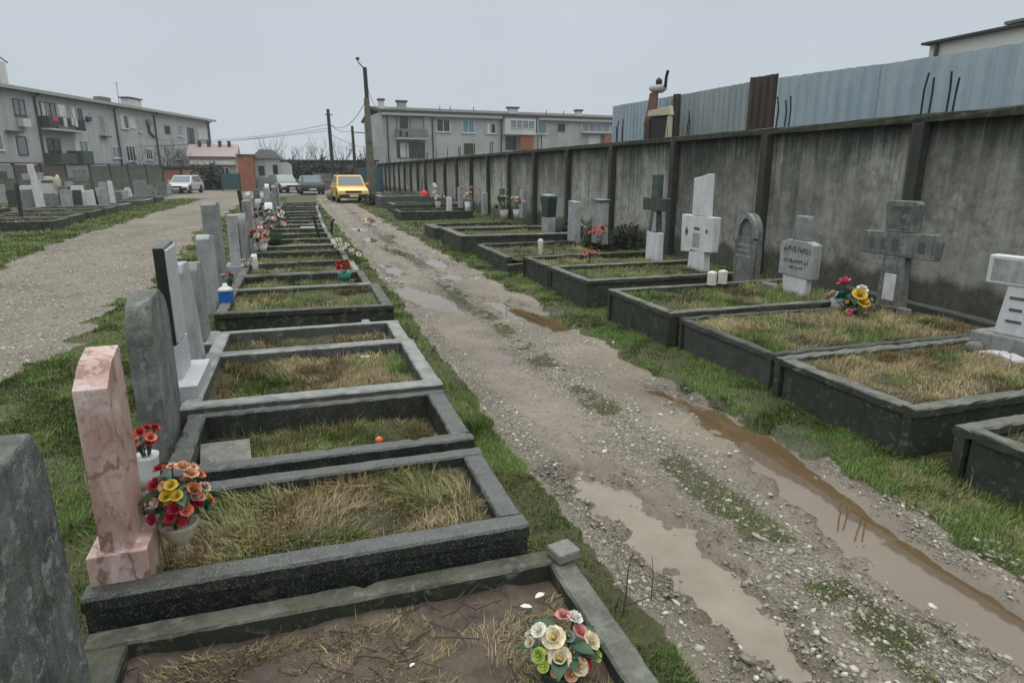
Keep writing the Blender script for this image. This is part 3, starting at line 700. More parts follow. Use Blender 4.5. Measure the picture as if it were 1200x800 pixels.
ordn = ['seventh', 'eighth', 'ninth', 'tenth', 'eleventh', 'twelfth', 'thirteenth', 'fourteenth', 'fifteenth', 'sixteenth', 'seventeenth', 'eighteenth', 'nineteenth', 'twentieth', 'twenty-first', 'twenty-second']
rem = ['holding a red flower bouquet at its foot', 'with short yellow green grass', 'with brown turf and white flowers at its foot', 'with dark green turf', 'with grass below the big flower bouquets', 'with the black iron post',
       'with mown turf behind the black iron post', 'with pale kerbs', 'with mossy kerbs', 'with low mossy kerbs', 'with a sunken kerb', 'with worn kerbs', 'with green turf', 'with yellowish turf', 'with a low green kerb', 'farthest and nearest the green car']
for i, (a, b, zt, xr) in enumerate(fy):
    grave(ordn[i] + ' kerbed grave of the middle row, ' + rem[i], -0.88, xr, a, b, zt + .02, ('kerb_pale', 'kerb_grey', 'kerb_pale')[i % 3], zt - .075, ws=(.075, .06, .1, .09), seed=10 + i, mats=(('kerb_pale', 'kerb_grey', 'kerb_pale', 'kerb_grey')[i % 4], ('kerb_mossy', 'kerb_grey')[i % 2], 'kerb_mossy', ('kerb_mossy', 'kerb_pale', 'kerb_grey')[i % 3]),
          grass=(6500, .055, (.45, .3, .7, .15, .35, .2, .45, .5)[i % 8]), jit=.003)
RG = 'graves along the concrete wall'
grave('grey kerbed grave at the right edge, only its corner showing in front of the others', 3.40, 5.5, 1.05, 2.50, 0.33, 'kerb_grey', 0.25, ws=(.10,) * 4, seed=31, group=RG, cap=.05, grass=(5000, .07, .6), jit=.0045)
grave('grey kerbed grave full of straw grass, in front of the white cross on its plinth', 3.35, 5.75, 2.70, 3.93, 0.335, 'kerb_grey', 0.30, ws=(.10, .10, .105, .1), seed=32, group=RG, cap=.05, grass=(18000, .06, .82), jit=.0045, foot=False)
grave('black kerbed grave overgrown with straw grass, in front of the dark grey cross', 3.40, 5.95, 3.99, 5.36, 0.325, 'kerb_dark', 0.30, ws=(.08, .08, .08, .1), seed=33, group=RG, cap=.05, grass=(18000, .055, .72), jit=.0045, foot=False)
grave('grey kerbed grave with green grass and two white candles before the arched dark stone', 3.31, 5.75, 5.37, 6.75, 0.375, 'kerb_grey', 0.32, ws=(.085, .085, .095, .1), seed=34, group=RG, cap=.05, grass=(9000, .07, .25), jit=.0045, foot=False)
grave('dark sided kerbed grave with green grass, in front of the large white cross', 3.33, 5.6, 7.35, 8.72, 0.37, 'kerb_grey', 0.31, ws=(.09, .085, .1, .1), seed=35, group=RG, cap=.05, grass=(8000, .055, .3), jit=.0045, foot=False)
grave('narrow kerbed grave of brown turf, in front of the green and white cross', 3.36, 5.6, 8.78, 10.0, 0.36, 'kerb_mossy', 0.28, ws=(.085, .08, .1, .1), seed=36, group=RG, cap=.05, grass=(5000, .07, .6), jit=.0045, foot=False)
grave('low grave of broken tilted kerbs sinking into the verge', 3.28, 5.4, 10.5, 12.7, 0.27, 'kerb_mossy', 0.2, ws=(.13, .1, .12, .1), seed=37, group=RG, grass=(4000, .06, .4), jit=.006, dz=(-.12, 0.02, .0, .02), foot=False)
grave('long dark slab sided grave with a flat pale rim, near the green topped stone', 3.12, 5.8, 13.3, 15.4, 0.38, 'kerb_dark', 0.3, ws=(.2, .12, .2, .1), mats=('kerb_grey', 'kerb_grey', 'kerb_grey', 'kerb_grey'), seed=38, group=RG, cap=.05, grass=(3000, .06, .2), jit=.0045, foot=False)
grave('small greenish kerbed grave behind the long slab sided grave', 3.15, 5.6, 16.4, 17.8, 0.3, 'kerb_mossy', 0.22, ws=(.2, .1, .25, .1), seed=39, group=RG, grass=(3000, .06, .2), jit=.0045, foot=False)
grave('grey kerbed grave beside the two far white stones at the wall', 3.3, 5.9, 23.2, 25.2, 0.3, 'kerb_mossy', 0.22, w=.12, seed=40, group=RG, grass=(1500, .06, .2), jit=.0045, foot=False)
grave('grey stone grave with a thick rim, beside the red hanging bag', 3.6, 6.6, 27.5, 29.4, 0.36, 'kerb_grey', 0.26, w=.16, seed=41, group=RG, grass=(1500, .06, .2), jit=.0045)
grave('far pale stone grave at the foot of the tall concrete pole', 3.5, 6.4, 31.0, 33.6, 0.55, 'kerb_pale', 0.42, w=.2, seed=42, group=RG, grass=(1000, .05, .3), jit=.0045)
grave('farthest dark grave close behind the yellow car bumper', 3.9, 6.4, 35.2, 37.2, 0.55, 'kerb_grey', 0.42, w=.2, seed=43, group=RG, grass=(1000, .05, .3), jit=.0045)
t = tag(MB().beam((6.25, 3.0, .26), (6.45, 6.4, .30), .12, .4, .012, 20, .004, 5).build('stone_kerb', 'kerb_dark'), 'long black loose kerb lying at the foot of the concrete wall', 'kerb')
t = tag(MB().box(0, 0, 0, .10, .095, .042).build('concrete_block', 'block_concrete', bevel=.008, loc=(.865, 2.06, .2515)), 'loose pale concrete block on the corner of the nearest kerb', 'block'); t.rotation_euler = (0, 0, .22)

# ------------------------------------------------------------------ headstones
def rect(a, b, c, d): return [(a, c), (b, c), (b, d), (a, d)]
def arch(y0, y1, z0, z1, rise, n=12, jit=0.0, seed=0):
    rr = random.Random(seed); o = [(y0, z0), (y1, z0)]
    for i in range(n + 1):
        a = math.pi * i / n; o.append(((y0 + y1) / 2 + math.cos(a) * (y1 - y0) / 2 + rr.uniform(-jit, jit), z1 - rise + math.sin(a) * rise + rr.uniform(-jit, jit)))
    return o
HS = 'headstones of the middle row'
def headstone(label, x, y, thick, outline, mat, base=None, bmat=None, z=0.0, group=HS, bev=.008, tilt=(0, 0), front=None, cat='headstone', rz=0.0, fside=1):
    """outline in (y,z) around the foot of the stone; base = (sx, sy, height)"""
    t = thing('headstone', label, cat, (x, y, z), rz, group, tilt)
    hb = 0
    if base:
        MB().box(0, 0, -.03, base[0], base[1], base[2] + .03).build('base', bmat or mat, t, bevel=bev); hb = base[2]
    MB().prism([(a, b + hb) for a, b in outline], 'yz', -thick / 2, thick / 2).build('slab', mat, t, bevel=bev)
    if front:
        fm, out = front
        MB().prism([(a, b + hb) for a, b in out], 'yz', *((thick / 2 - .01, thick / 2 + .004) if fside > 0 else (-thick / 2 - .004, -thick / 2 + .01))).build('inscription_panel', fm, t, bevel=.003)
    return t
# 1: rough lichened stone at the left edge
rr = random.Random(4)
o = [(-.5, 0), (.135, 0), (.13, .3), (.125, .6), (.115, .82), (.10, .895), (.085, .92), (.06, .955), (.035, .962), (.0, .95), (-.03, .955), (-.08, .94), (-.14, .945), (-.2, .925), (-.3, .9), (-.42, .86), (-.5, .8)]
headstone('dark rough headstone spotted with lichen, beside the bare brown soil grave', -0.785, 1.78, .17, o, 'lichen_dark', z=.10, bev=.012)
# 2: pink marble
t = thing('headstone', 'pink marble headstone with brown veins and a slanted top, on a pink block base', 'headstone', (-.68, 2.345, .31), R(1), HS)
MB().box(0, 0, 0, .18, .255, .157).build('base', 'pink_marble', t, bevel=.005)
MB().prism([(-.105, .15), (.115, .15), (.118, .80), (.105, .815), (.0, .79), (-.105, .725)], 'yz', -.05, .048).build('slab', 'pink_marble', t, bevel=.003)
# 3
o = arch(-.24, .23, 0, .90, .20, 12, .006, 3)
headstone('grey round topped headstone with dark streaks, behind the pink marble one', -.83, 3.82, .125, o, 'old_grey', base=(.24, .6, .19), bmat='kerb_dark', bev=.012)
# 4 black edged slab on pale tray
t = thing('headstone', 'tall black granite slab with a pale front, standing in a pale grey tray base', 'headstone', (-.80, 4.47, .30), 0, HS)
mb = MB().box(0, 0, 0, .22, .62, .135); mb.build('base', 'terrazzo', t, bevel=.006)
MB().box(-.03, .02, .132, .075, .36, .22).build('plinth', 'terrazzo', t, bevel=.004)
MB().prism([(-.16, .354), (.16, .354), (.16, .97), (-.16, .955)], 'yz', -.062, -.004).build('slab', 'black_granite', t, bevel=.004)
MB().prism([(-.15, .37), (.15, .37), (.15, .95), (-.15, .94)], 'yz', -.003, .012).build('front_panel', 'terrazzo', t, bevel=.004)
headstone('slim pale headstone close behind the tall black slab', -.83, 5.16, .075, [(-.14, 0), (.16, 0), (.16, .72), (.1, .78), (-.1, .78), (-.14, .72)], 'pale_grey', z=.28, bev=.01, tilt=(0, R(-3)))
headstone('short grey headstone with rounded shoulders on a low base, behind the pale slim one', -.92, 6.1, .10, [(-.18, 0), (.16, 0), (.16, .6), (.08, .66), (-.12, .68), (-.18, .62)], 'mid_grey', base=(.24, .5, .08), bmat='kerb_pale', z=.2, bev=.014)
headstone('tall pale grey headstone above the blue lantern', -1.0, 7.55, .13, [(-.2, 0), (.22, 0), (.22, .8), (-.1, .84), (-.2, .8)], 'pale_grey', z=.22, bev=.012)
headstone('tallest grey headstone of the middle row with a flat top', -1.03, 8.55, .16, [(-.22, 0), (.22, 0), (.22, 1.07), (.0, 1.1), (-.22, 1.07)], 'mid_grey', z=.25, bev=.014)
t = headstone('white tapering headstone with a dark front stripe on a square white base', -.98, 10.4, .14, [(-.16, 0), (.16, 0), (.12, .72), (-.12, .72)], 'pale_grey', base=(.3, .42, .16), z=.2, bev=.012, front=('black_granite', [(-.09, .05), (.09, .05), (.07, .6), (-.07, .6)]))
headstone('small white rounded marker stone next to the square white base', -.72, 10.2, .08, arch(-.07, .07, 0, .26, .07, 8), 'whitewash', z=.26, bev=.01)
headstone('grey headstone with a rounded top behind the white tapering one', -1.0, 12.1, .16, arch(-.24, .24, 0, .78, .2), 'mid_grey', z=.22, bev=.012)
headstone('pale headstone behind the flower bouquets, with a dark left edge', -1.02, 15.2, .09, [(-.22, 0), (.22, 0), (.2, 1.06), (-.22, 1.0)], 'pale_grey', z=.2, bev=.008, tilt=(0, R(-3)))
headstone('thin black slab leaning beside the pale headstone', -1.17, 15.6, .07, [(-.22, 0), (.22, 0), (.22, 1.04), (-.2, 1.1)], 'black_granite', z=.2, bev=.006, tilt=(0, R(-5)))
for x_, y_, h_, w_, m_, lb_, k_ in ((-1.02, 13.7, .85, .4, 'mid_grey', 'grey headstone peeping out left of the rose red bouquet', 0), (-.98, 16.9, .75, .4, 'pale_grey', 'pale headstone just beyond the leaning thin black slab', 1), (-1.05, 18.0, .95, .36, 'old_grey', 'narrow weathered headstone before the white round topped one', 0), (-1.0, 21.6, .9, .42, 'pale_grey', 'pale headstone two graves beyond the white round topped one', 0),
        (-1.12, 24.9, .95, .4, 'whitewash', 'whitish headstone beyond the pale stone post one', 1), (-1.0, 28.0, .85, .45, 'mid_grey', 'grey headstone next to the dark narrow far one', 1), (-.95, 31.2, .9, .4, 'pale_grey', 'farthest pale headstone of the middle row by the parked cars', 0)):
    headstone(lb_, x_, y_, .14, arch(-w_ / 2, w_ / 2, 0, h_, w_ * .3, 8) if k_ else rect(-w_ / 2, w_ / 2, 0, h_), m_, base=(.26, w_ * 1.25, .12), bmat='mid_grey', z=.18, bev=.012, tilt=(0, R(random.Random(int(y_ * 7)).uniform(-4, 2))))
headstone('white round topped headstone with a dark curved band', -.86, 19.3, .2, arch(-.35, .35, 0, .66, .33), 'whitewash', z=.2, bev=.02, front=('kerb_dark', arch(-.24, .24, .04, .5, .2)))
headstone('pale stone post headstone far along the middle row', -1.0, 23.4, .2, [(-.2, 0), (.2, 0), (.15, .82), (-.15, .82)], 'mid_grey', z=.2, bev=.02)
headstone('small pale headstone far along the middle row beside the gravel road', -1.35, 26.5, .22, arch(-.3, .3, 0, .8, .2), 'pale_grey', z=.1, bev=.02)
headstone('dark narrow headstone at the far end of the middle row', -1.0, 29.5, .2, [(-.22, 0), (.22, 0), (.22, .85), (-.22, .9)], 'old_grey', z=.15, bev=.02)

# by the wall; broad faces look towards the track (-x)
WS = 'headstones along the concrete wall'
def cross(label, x, y, z, parts, rz=0.0, tilt=(0, 0), thick=.12, cat='cross', bev=.01):
    t = thing('stone_cross', label, cat, (x, y, z), rz, WS, tilt)
    for nm, mat, out in parts[0]:
        MB().prism(out, 'yz', -thick / 2, thick / 2).build(nm, mat, t, bevel=bev)
    for nm, mat, out, off in parts[1]:
        MB().prism(out, 'yz', -thick / 2 - off, -thick / 2 + .005).build(nm, mat, t, bevel=min(.004, bev))
    return t
def rect(a, b, c, d): return [(a, c), (b, c), (b, d), (a, d)]
# white cross on plinth at the right edge with a marble book
t = thing('stone_cross', 'white stone cross on a grey plinth above the open white marble book', 'cross', (5.20, 3.46, .27), R(6), WS)
MB().box(0, 0, 0, .30, .50, .20).build('base', 'mid_grey', t, bevel=.012)
MB().prism([(-.13, .2), (.13, .2), (.085, .58), (-.085, .58)], 'yz', -.07, .0).build('shaft', 'whitewash', t, bevel=.008)
MB().prism(rect(-.25, .25, .58, .80), 'yz', -.08, .02).build('crossbar', 'whitewash', t, bevel=.01)
MB().prism(rect(-.215, .215, .605, .775), 'yz', -.083, -.07).build('name_panel', 'pale_grey', t, bevel=.003)
for i in range(3): MB().box(-.073, 0, .30 + i * .09, .006, .11 - .02 * (i % 2), .02).build('lettering', 'engraving', t)
mb = MB().prism([(-.16, .0), (-.16, .05), (-.02, .075), (.0, .055), (.02, .075), (.16, .05), (.16, 0)], 'yz', -.33, -.19)
tag(mb.build('marble_book', 'whitewash', bevel=.008, loc=(5.22, 3.36, .30)), 'open white marble book lying before the white cross at the right edge', 'book')
tag(MB().blob((0, 0, .05), .06, 3, 2, (1, 1, .8)).build('round_stone', 'block_concrete', smooth=True, loc=(5.0, 3.62, .30)), 'rounded grey stone beside the open marble book', 'stone')
# dark grey cross
P = [[('shaft', 'old_grey', [(-.16, 0), (.15, 0), (.13, .62), (-.13, .62)]), ('crossbar', 'old_grey', [(-.44, .62), (.44, .62), (.46, .78), (.42, .85), (-.42, .87), (-.46, .80)]), ('top_arm', 'old_grey', [(-.17, .865), (.15, .855), (.19, 1.14), (.15, 1.17), (-.15, 1.17), (-.19, 1.14)])],
     [('lettering', 'engraving', rect(-.33, -.25, .68, .80), .004), ('lettering', 'engraving', rect(-.02, .05, .68, .80), .004), ('lettering', 'engraving', rect(.13, .19, .68, .79), .004), ('lettering', 'engraving', rect(.27, .33, .68, .79), .004),
      ('inset_panel', 'lichen_dark', rect(-.13, .12, .90, 1.12), .006), ('photo_plaque', 'plaque_white', rect(-.07, .07, .17, .44), .012)]]
cross('dark grey stone cross with a broad crossbar and white plaque, behind the mixed bouquet', 5.74, 5.1, .24, P, thick=.10)
tag(MB().prism(rect(-.11, .11, 0, .17), 'yz', -.02, .02).build('photo_plaque', 'plaque_white', bevel=.006, loc=(5.25, 5.28, .31)), 'small white plaque standing left of the mixed bouquet', 'plaque')
tag(MB().box(0, 0, 0, .06, .13, .10).build('stone_block', 'block_concrete', bevel=.008, loc=(5.62, 4.83, .28)), 'pale broken stone block right of the mixed bouquet', 'block')
tag(MB().beam((5.66, 4.92, .37), (5.66, 5.2, .35), .07, .1, .01, 4, .003, 4).build('stone_bar', 'kerb_mossy'), 'mossy stone bar lying at the foot of the dark grey cross', 'stone')
# squat obelisk with plate
t = thing('headstone', 'pale grey squat headstone with a wide inscribed plate and a pillar top', 'headstone', (5.40, 6.02, .24), R(-4), WS)
MB().prism([(-.16, 0), (.2, 0), (.24, .34), (-.2, .34)], 'yz', -.085, .0).build('foot', 'whitewash', t, bevel=.012)
MB().prism([(-.27, .29), (.30, .29), (.30, .66), (.17, .70), (-.14, .70), (-.27, .67)], 'yz', -.10, .01).build('plate', 'pale_grey', t, bevel=.01)
MB().prism([(-.12, .70), (.13, .70), (.11, .93), (.10, .97), (-.09, .97), (-.10, .93)], 'yz', -.085, .01).build('pillar', 'mid_grey', t, bevel=.012)
rl = random.Random(8)
for (zz, hh, ya, yb) in ((.565, .065, -.22, .24), (.44, .045, -.2, .2), (.375, .035, -.12, .12)):
    yy = ya; mb = MB()
    while yy < yb:
        wdt = rl.uniform(.022, .036); mb.prism(rect(yy, yy + .008, zz, zz + hh), 'yz', -.1035, -.098); mb.prism(rect(yy + .008, yy + wdt, zz + hh * rl.choice((0, .42, .8)), zz + hh * rl.choice((.2, .6, 1.0)) + .003), 'yz', -.1035, -.098); yy += wdt + .014
    mb.build('lettering', 'engraving', t)
tag(MB().prism([(-.16, 0), (.16, 0), (.16, .02), (.1, .09), (-.1, .09), (-.16, .02)], 'yz', -.04, .04).build('broken_stone', 'block_concrete', bevel=.01, loc=(5.3, 6.42, .3)), 'broken pale kerb piece left of the inscribed squat headstone', 'stone')
# arched dark stone with hollow niche
t = thing('headstone', 'dark speckled headstone with a pointed arch niche, right of the two white candles', 'headstone', (5.42, 7.0, .22), 0, WS)
a = arch(-.20, .20, 0, .96, .3)
MB().prism(a, 'yz', -.05, .03).build('slab', 'old_grey', t, bevel=.012)
ring_o = arch(-.20, .20, .62, .955, .29); ring_i = [(-.14, .66)] + [(-.14, .66)]
mb = MB()
no = [(math.cos(math.pi * i / 12) * .20, .66 + math.sin(math.pi * i / 12) * .30) for i in range(13)]; ni = [(math.cos(math.pi * i / 12) * .145, .66 + math.sin(math.pi * i / 12) * .24) for i in range(13)]
for i in range(12): mb.prism([no[i], no[i + 1], ni[i + 1], ni[i]], 'yz', -.10, -.052)
mb.build('arch_rim', 'mid_grey', t)
MB().prism([(-.19, 0), (.19, 0), (.2, .62), (.12, .68), (-.12, .68), (-.2, .62)], 'yz', -.095, -.051).build('face_panel', 'old_grey', t, bevel=.008)
for zz in (.56, .49, .42):
    yy = -.12; mb = MB()
    while yy < .11:
        w_ = rl.uniform(.02, .05); mb.prism(rect(yy, yy + w_, zz, zz + .022), 'yz', -.0985, -.094); yy += w_ + .018
    mb.build('lettering', 'pale_grey', t)
# white cross
P = [[('shaft', 'whitewash', [(-.22, 0), (.20, 0), (.17, .36), (-.20, .36)]), ('crossbar', 'whitewash', [(-.38, .36), (.40, .30), (.42, .84), (-.40, .84)]), ('top_arm', 'whitewash', [(-.19, .84), (.16, .84), (.17, 1.36), (.0, 1.38), (-.17, 1.42)])],
     [('lettering', 'engraving', rect(-.06, .08, .64, .68), .004), ('inscription_panel', 'pale_grey', rect(-.08, .10, .40, .60), .004), ('photo_medallion', 'engraving', [(-.27, .64), (-.235, .68), (-.20, .64), (-.235, .6)], .004), ('photo_medallion', 'engraving', [(.22, .6), (.27, .68), (.31, .6), (.27, .53)], .004)]]
cross('large whitewashed cross with a broad stepped crossbar', 5.40, 8.1, .24, P, thick=.11)
# green and white cross
P = [[('base', 'whitewash', rect(-.20, .19, 0, .46)), ('shaft', 'green_stone', [(-.13, .46), (.13, .46), (.10, .80), (-.10, .80)]), ('crossbar', 'kerb_dark', rect(-.36, .36, .80, 1.0)), ('top_arm', 'green_stone', rect(-.10, .10, 1.0, 1.36))],
     [('front_strip', 'pale_grey', [(-.11, .47), (.03, .47), (-.03, .78), (-.09, .78)], .004)]]
cross('narrow green cross with a dark crossbar on a white base', 5.42, 9.4, .28, P, thick=.10)
WH = [(5.95, 12.7, .2, .90, .36, 'mid_grey', 'pale grey slab with a dark capped top behind the red flowers'), (5.55, 13.05, .2, .86, .30, 'pale_grey', 'narrow pale slab right of the green topped stone'),
      ]
headstone('pale grey slab with a tilted cap stone, behind the red and white flowers', 6.0, 12.7, .16, [(-.24, 0), (.26, 0), (.24, .86), (-.22, .88)], 'pale_grey', z=.2, group=WS)
tag(MB().box(0, 0, 0, .26, .5, .035).build('cap_stone', 'kerb_pale', bevel=.006, loc=(6.0, 12.7, 1.082)), 'thin cap stone lying on the pale slab behind the red flowers', 'slab')
headstone('narrow pale slab headstone between the capped slab and the green topped stone', 5.55, 13.05, .14, [(-.2, 0), (.2, 0), (.18, .88), (-.2, .86)], 'pale_grey', z=.2, group=WS)
t = thing('headstone', 'pale stone with a dark green carved top and a white lid', 'headstone', (5.5, 14.47, .2), 0, WS)
MB().prism([(-.22, 0), (.20, 0), (.20, .45), (-.22, .45)], 'yz', -.1, .1).build('foot', 'pale_grey', t, bevel=.012)
MB().prism([(-.2, .45), (.2, .45), (.17, .62), (.3, .85), (.28, .93), (-.28, .93), (-.26, .8)], 'yz', -.11, .11).build('slab', 'bronze_green', t, bevel=.015)
MB().box(0, 0, .933, .16, .42, .03).build('lid', 'plaque_white', t, bevel=.004)
far = [(6.95, 20.62, .9, .34, 'pale_grey', 'pale headstone behind the yellow green flower pot', 0), (6.65, 22.07, .92, .3, 'old_grey', 'grey headstone with a dark carved cross top, left of the yellow green pot', 1), (6.33, 23.2, .75, .3, 'pale_grey', 'short pale headstone between two wall pillars left of the carved one', 0),
       (6.05, 24.3, .5, .34, 'mid_grey', 'low grey headstone behind the pink flowers', 0), (5.35, 24.7, .55, .3, 'whitewash', 'small whitish headstone beside the white flowers at the wall', 0), (6.2, 31.8, .95, .5, 'pale_grey', 'pale pointed headstone right of the red bag', 2), (6.4, 27.3, .85, .36, 'pale_grey', 'tall pale slab in front of the wall, behind the white flowers', 0)]
for x, y, h, w_, m, lb, k in far:
    o = rect(-w_ / 2, w_ / 2, 0, h) if k == 0 else ([(-w_ / 2, 0), (w_ / 2, 0), (w_ / 2, h * .6), (w_ * .9, h * .7), (w_ * .3, h * .8), (w_ * .35, h), (-w_ * .35, h), (-w_ * .3, h * .8), (-w_ * .9, h * .7), (-w_ / 2, h * .6)] if k == 1 else [(-w_ / 2, 0), (w_ / 2, 0), (w_ / 2, h), (0, h * .93), (-w_ / 2, h * .8)])
    headstone(lb, x, y, .16, o, m, z=.18, group=WS)

# ------------------------------------------------------------------ flowers and small grave goods
def flower_mesh(mb, c, r, nrm, layers=3, n=6, seed=0, cup=.55):
    rr = random.Random(seed); nrm = Vector(nrm).normalized(); a = nrm.orthogonal().normalized(); b = nrm.cross(a); c = Vector(c)
    for L in range(layers):
        f = 1 - L * .27; up = .18 + L * .30
        for k in range(n - L):
            an = 2 * math.pi * (k + .5 * (L % 2)) / (n - L) + rr.uniform(-.2, .2)
            rd = a * math.cos(an) + b * math.sin(an); tg = nrm.cross(rd)
            w = r * f * .52; ln = r * f
            rows = []
            for u, ww in ((0.05, .25), (.45, .9), (.8, 1.0), (1.0, .55)):
                zz = nrm * (ln * (up * u * 1.2 + cup * u * u * (.3 + .5 * L) - (.25 * max(0, u - .75) * 2 if L == 0 else 0)))
                p = c + rd * (ln * u * (1 - .22 * L)) + zz
                rows.append([p - tg * w * ww + nrm * ln * .1 * u, p, p + tg * w * ww + nrm * ln * .1 * u])
            vs = [q for r_ in rows for q in r_]
            mb.add(vs, [(i * 3 + j, i * 3 + j + 1, (i + 1) * 3 + j + 1, (i + 1) * 3 + j) for i in range(3) for j in range(2)])
def leaf(mb, p, d, L, w, droop=.3):
    p = Vector(p); d = Vector(d).normalized(); s = d.cross(Vector((0, 0, 1)));
    s = s.normalized() if s.length > .01 else Vector((1, 0, 0)); vs = []
    for u, ww in ((0, .15), (.3, .9), (.65, 1), (1, .05)):
        q = p + d * L * u - Vector((0, 0, 1)) * droop * L * u * u
        vs += [q - s * w * ww + Vector((0, 0, .15 * w)), q, q + s * w * ww + Vector((0, 0, .15 * w))]
    mb.add(vs, [(i * 3 + j, i * 3 + j + 1, (i + 1) * 3 + j + 1, (i + 1) * 3 + j) for i in range(3) for j in range(2)])
FG = 'artificial flower arrangements on the graves'
def bouquet(label, loc, heads, vase=None, leaves=10, lr=.10, seed=0, centre=None, leafmat='leaf_plastic', sage=False, rz=0, name='flower_bouquet', sc_=1.0, fill=None):
    """heads: (dx,dy,dz,r,material)"""
    rr = random.Random(seed); t = thing(name, label, 'flowers', loc, rz, FG); t.scale = (sc_,) * 3
    vz = 0
    if vase:
        prof, vm = vase; MB().lathe(prof, 20).build('vase', vm, t, smooth=True); vz = prof[-1][1]
    for i, (dx, dy, dz, r, m) in enumerate(heads):
        mb = MB(); nr = Vector((dx * 1.3 + rr.uniform(-.02, .02), dy * 1.3 - .04, .10 + max(0, dz - vz) * .35 + .02)); nr.normalize()
        flower_mesh(mb, (dx, dy, dz), r, nr, 3 if r > .02 else 2, 6, i + seed)
        if centre:
            mb.mi = 1; mb.blob((dx + nr.x * r * .35, dy + nr.y * r * .35, dz + nr.z * r * .35), r * .22, i, 1)
        mb.build('flower', [m, centre or m], t, smooth=True)
    if fill:
        for k in range(fill[0]):
            a = rr.uniform(0, 6.283); rd = fill[1] * math.sqrt(rr.random()); zz = fill[2] + (fill[3] - fill[2]) * rr.random() * (1 - .6 * (rd / fill[1]) ** 2)
            m = rr.choice(fill[4]); mb = MB(); dx, dy = rd * math.cos(a), rd * math.sin(a); flower_mesh(mb, (dx, dy, zz), rr.uniform(.014, .022), (dx * 2, dy * 2 - .03, .06), 2, 6, k + 99); mb.build('flower', m, t, smooth=True)
    zc = min(h[2] for h in heads); zx = max(h[2] for h in heads)
    if leaves:
        mb = MB(); st = MB()
        for k in range(leaves):
            an = 6.283 * k / leaves + rr.uniform(-.3, .3); e = rr.uniform(-.1, .7)
            leaf(mb, (math.cos(an) * lr * .25, math.sin(an) * lr * .25, zc + (zx - zc) * rr.uniform(0, .6)), (math.cos(an), math.sin(an), e), lr * rr.uniform(.7, 1.1), lr * .22)
        mb.build('leaf_spray', leafmat, t, smooth=True)
        for (dx, dy, dz, r, m) in heads[::max(1, len(heads) // 8)]: st.tube([(dx * .15, dy * .15, max(0, vz - .03)), (dx * .6, dy * .6, (dz + vz) / 2), (dx, dy, dz)], .003, 4)
        st.build('stems', 'leaf_plastic', t)
    return t
urn = [(.035, 0), (.04, .012), (.022, .03), (.024, .05), (.05, .08), (.062, .115), (.066, .125), (.06, .13), (.052, .118)]
H = [(-.055, -.01, .235, .034, 'petal_red'), (-.07, .02, .21, .028, 'petal_coral'), (-.045, .03, .275, .026, 'petal_red'), (.005, -.055, .245, .026, 'petal_yellow'), (-.012, -.07, .215, .026, 'petal_yellow'), (.022, -.072, .212, .024, 'petal_yellow'), (-.01, -.06, .19, .018, 'petal_yellow'),
     (.035, .02, .275, .032, 'petal_peach'), (.065, .0, .255, .03, 'petal_peach'), (.085, .03, .235, .028, 'petal_orange'), (.075, -.04, .215, .03, 'petal_orange'), (.09, -.03, .18, .024, 'petal_peach'), (.105, 0, .20, .026, 'petal_pale_pink'), (.09, -.02, .145, .022, 'petal_peach'),
     (.01, -.085, .172, .026, 'petal_crimson'), (-.005, -.095, .145, .024, 'petal_crimson'), (.05, -.085, .16, .026, 'petal_coral'), (.035, -.07, .185, .022, 'petal_mauve'), (-.015, -.085, .125, .024, 'petal_mauve'), (.03, -.09, .125, .022, 'petal_crimson'), (-.06, -.03, .185, .026, 'petal_pale_pink'), (-.085, -.01, .17, .022, 'petal_pale_pink'), (.06, .04, .26, .03, 'petal_peach'), (-.03, 0, .235, .03, 'petal_teal'), (0.0, .02, .285, .02, 'petal_peach')]
bouquet('large mixed red, yellow and peach bouquet in a weathered stone urn beside the pink headstone', (-.525, 2.43, .305), [(a * .9, b * .9, c + .045, r * .86, m) for a, b, c, r, m in H], (urn, 'urn_stone'), 18, .10, 3, sc_=1.06, fill=(30, .105, .16, .32, ['petal_red', 'petal_peach', 'petal_orange', 'petal_crimson', 'petal_mauve', 'petal_pale_pink', 'petal_yellow', 'leaf_plastic']))
vase_c = [(.032, 0), (.036, .05), (.04, .12), (.044, .135), (.038, .13)]
H = [(rr.uniform(-.04, .04), rr.uniform(-.04, .04), .17 + rr.uniform(0, .07), .022, random.Random(k).choice(['petal_red', 'petal_coral', 'petal_red', 'petal_pale_pink'])) for k in range(11)]
bouquet('small red bouquet in a white vase between the pink and the grey headstones', (-.74, 3.02, .33), H, (vase_c, 'plastic_white'), 8, .05, 5, sc_=1.15)
pot = [(.055, 0), (.065, .03), (.07, .06), (.066, .065), (.05, .05)]
H = [(-.035, -.02, .175, .044, 'petal_cream'), (-.03, -.06, .135, .042, 'petal_cream'), (-.075, .01, .19, .03, 'petal_white'), (.02, .04, .20, .03, 'petal_pink'), (.055, .03, .19, .034, 'petal_white'), (.062, -.005, .165, .032, 'petal_pink'), (.09, -.03, .145, .036, 'petal_cream'), (.095, -.06, .115, .026, 'petal_lime'), (.06, -.06, .12, .022, 'petal_red'), (.062, -.075, .10, .018, 'petal_red'), (.03, -.08, .105, .032, 'petal_cream'), (.0, -.085, .09, .026, 'petal_peach'),
     (-.09, -.035, .14, .028, 'petal_lime'), (-.085, -.06, .12, .022, 'petal_lime'), (.015, -.02, .17, .024, 'leaf_sage'), (.02, -.055, .14, .022, 'leaf_sage'), (-.11, 0, .165, .02, 'ribbon_cream'), (-.1, .03, .17, .018, 'ribbon_cream')]
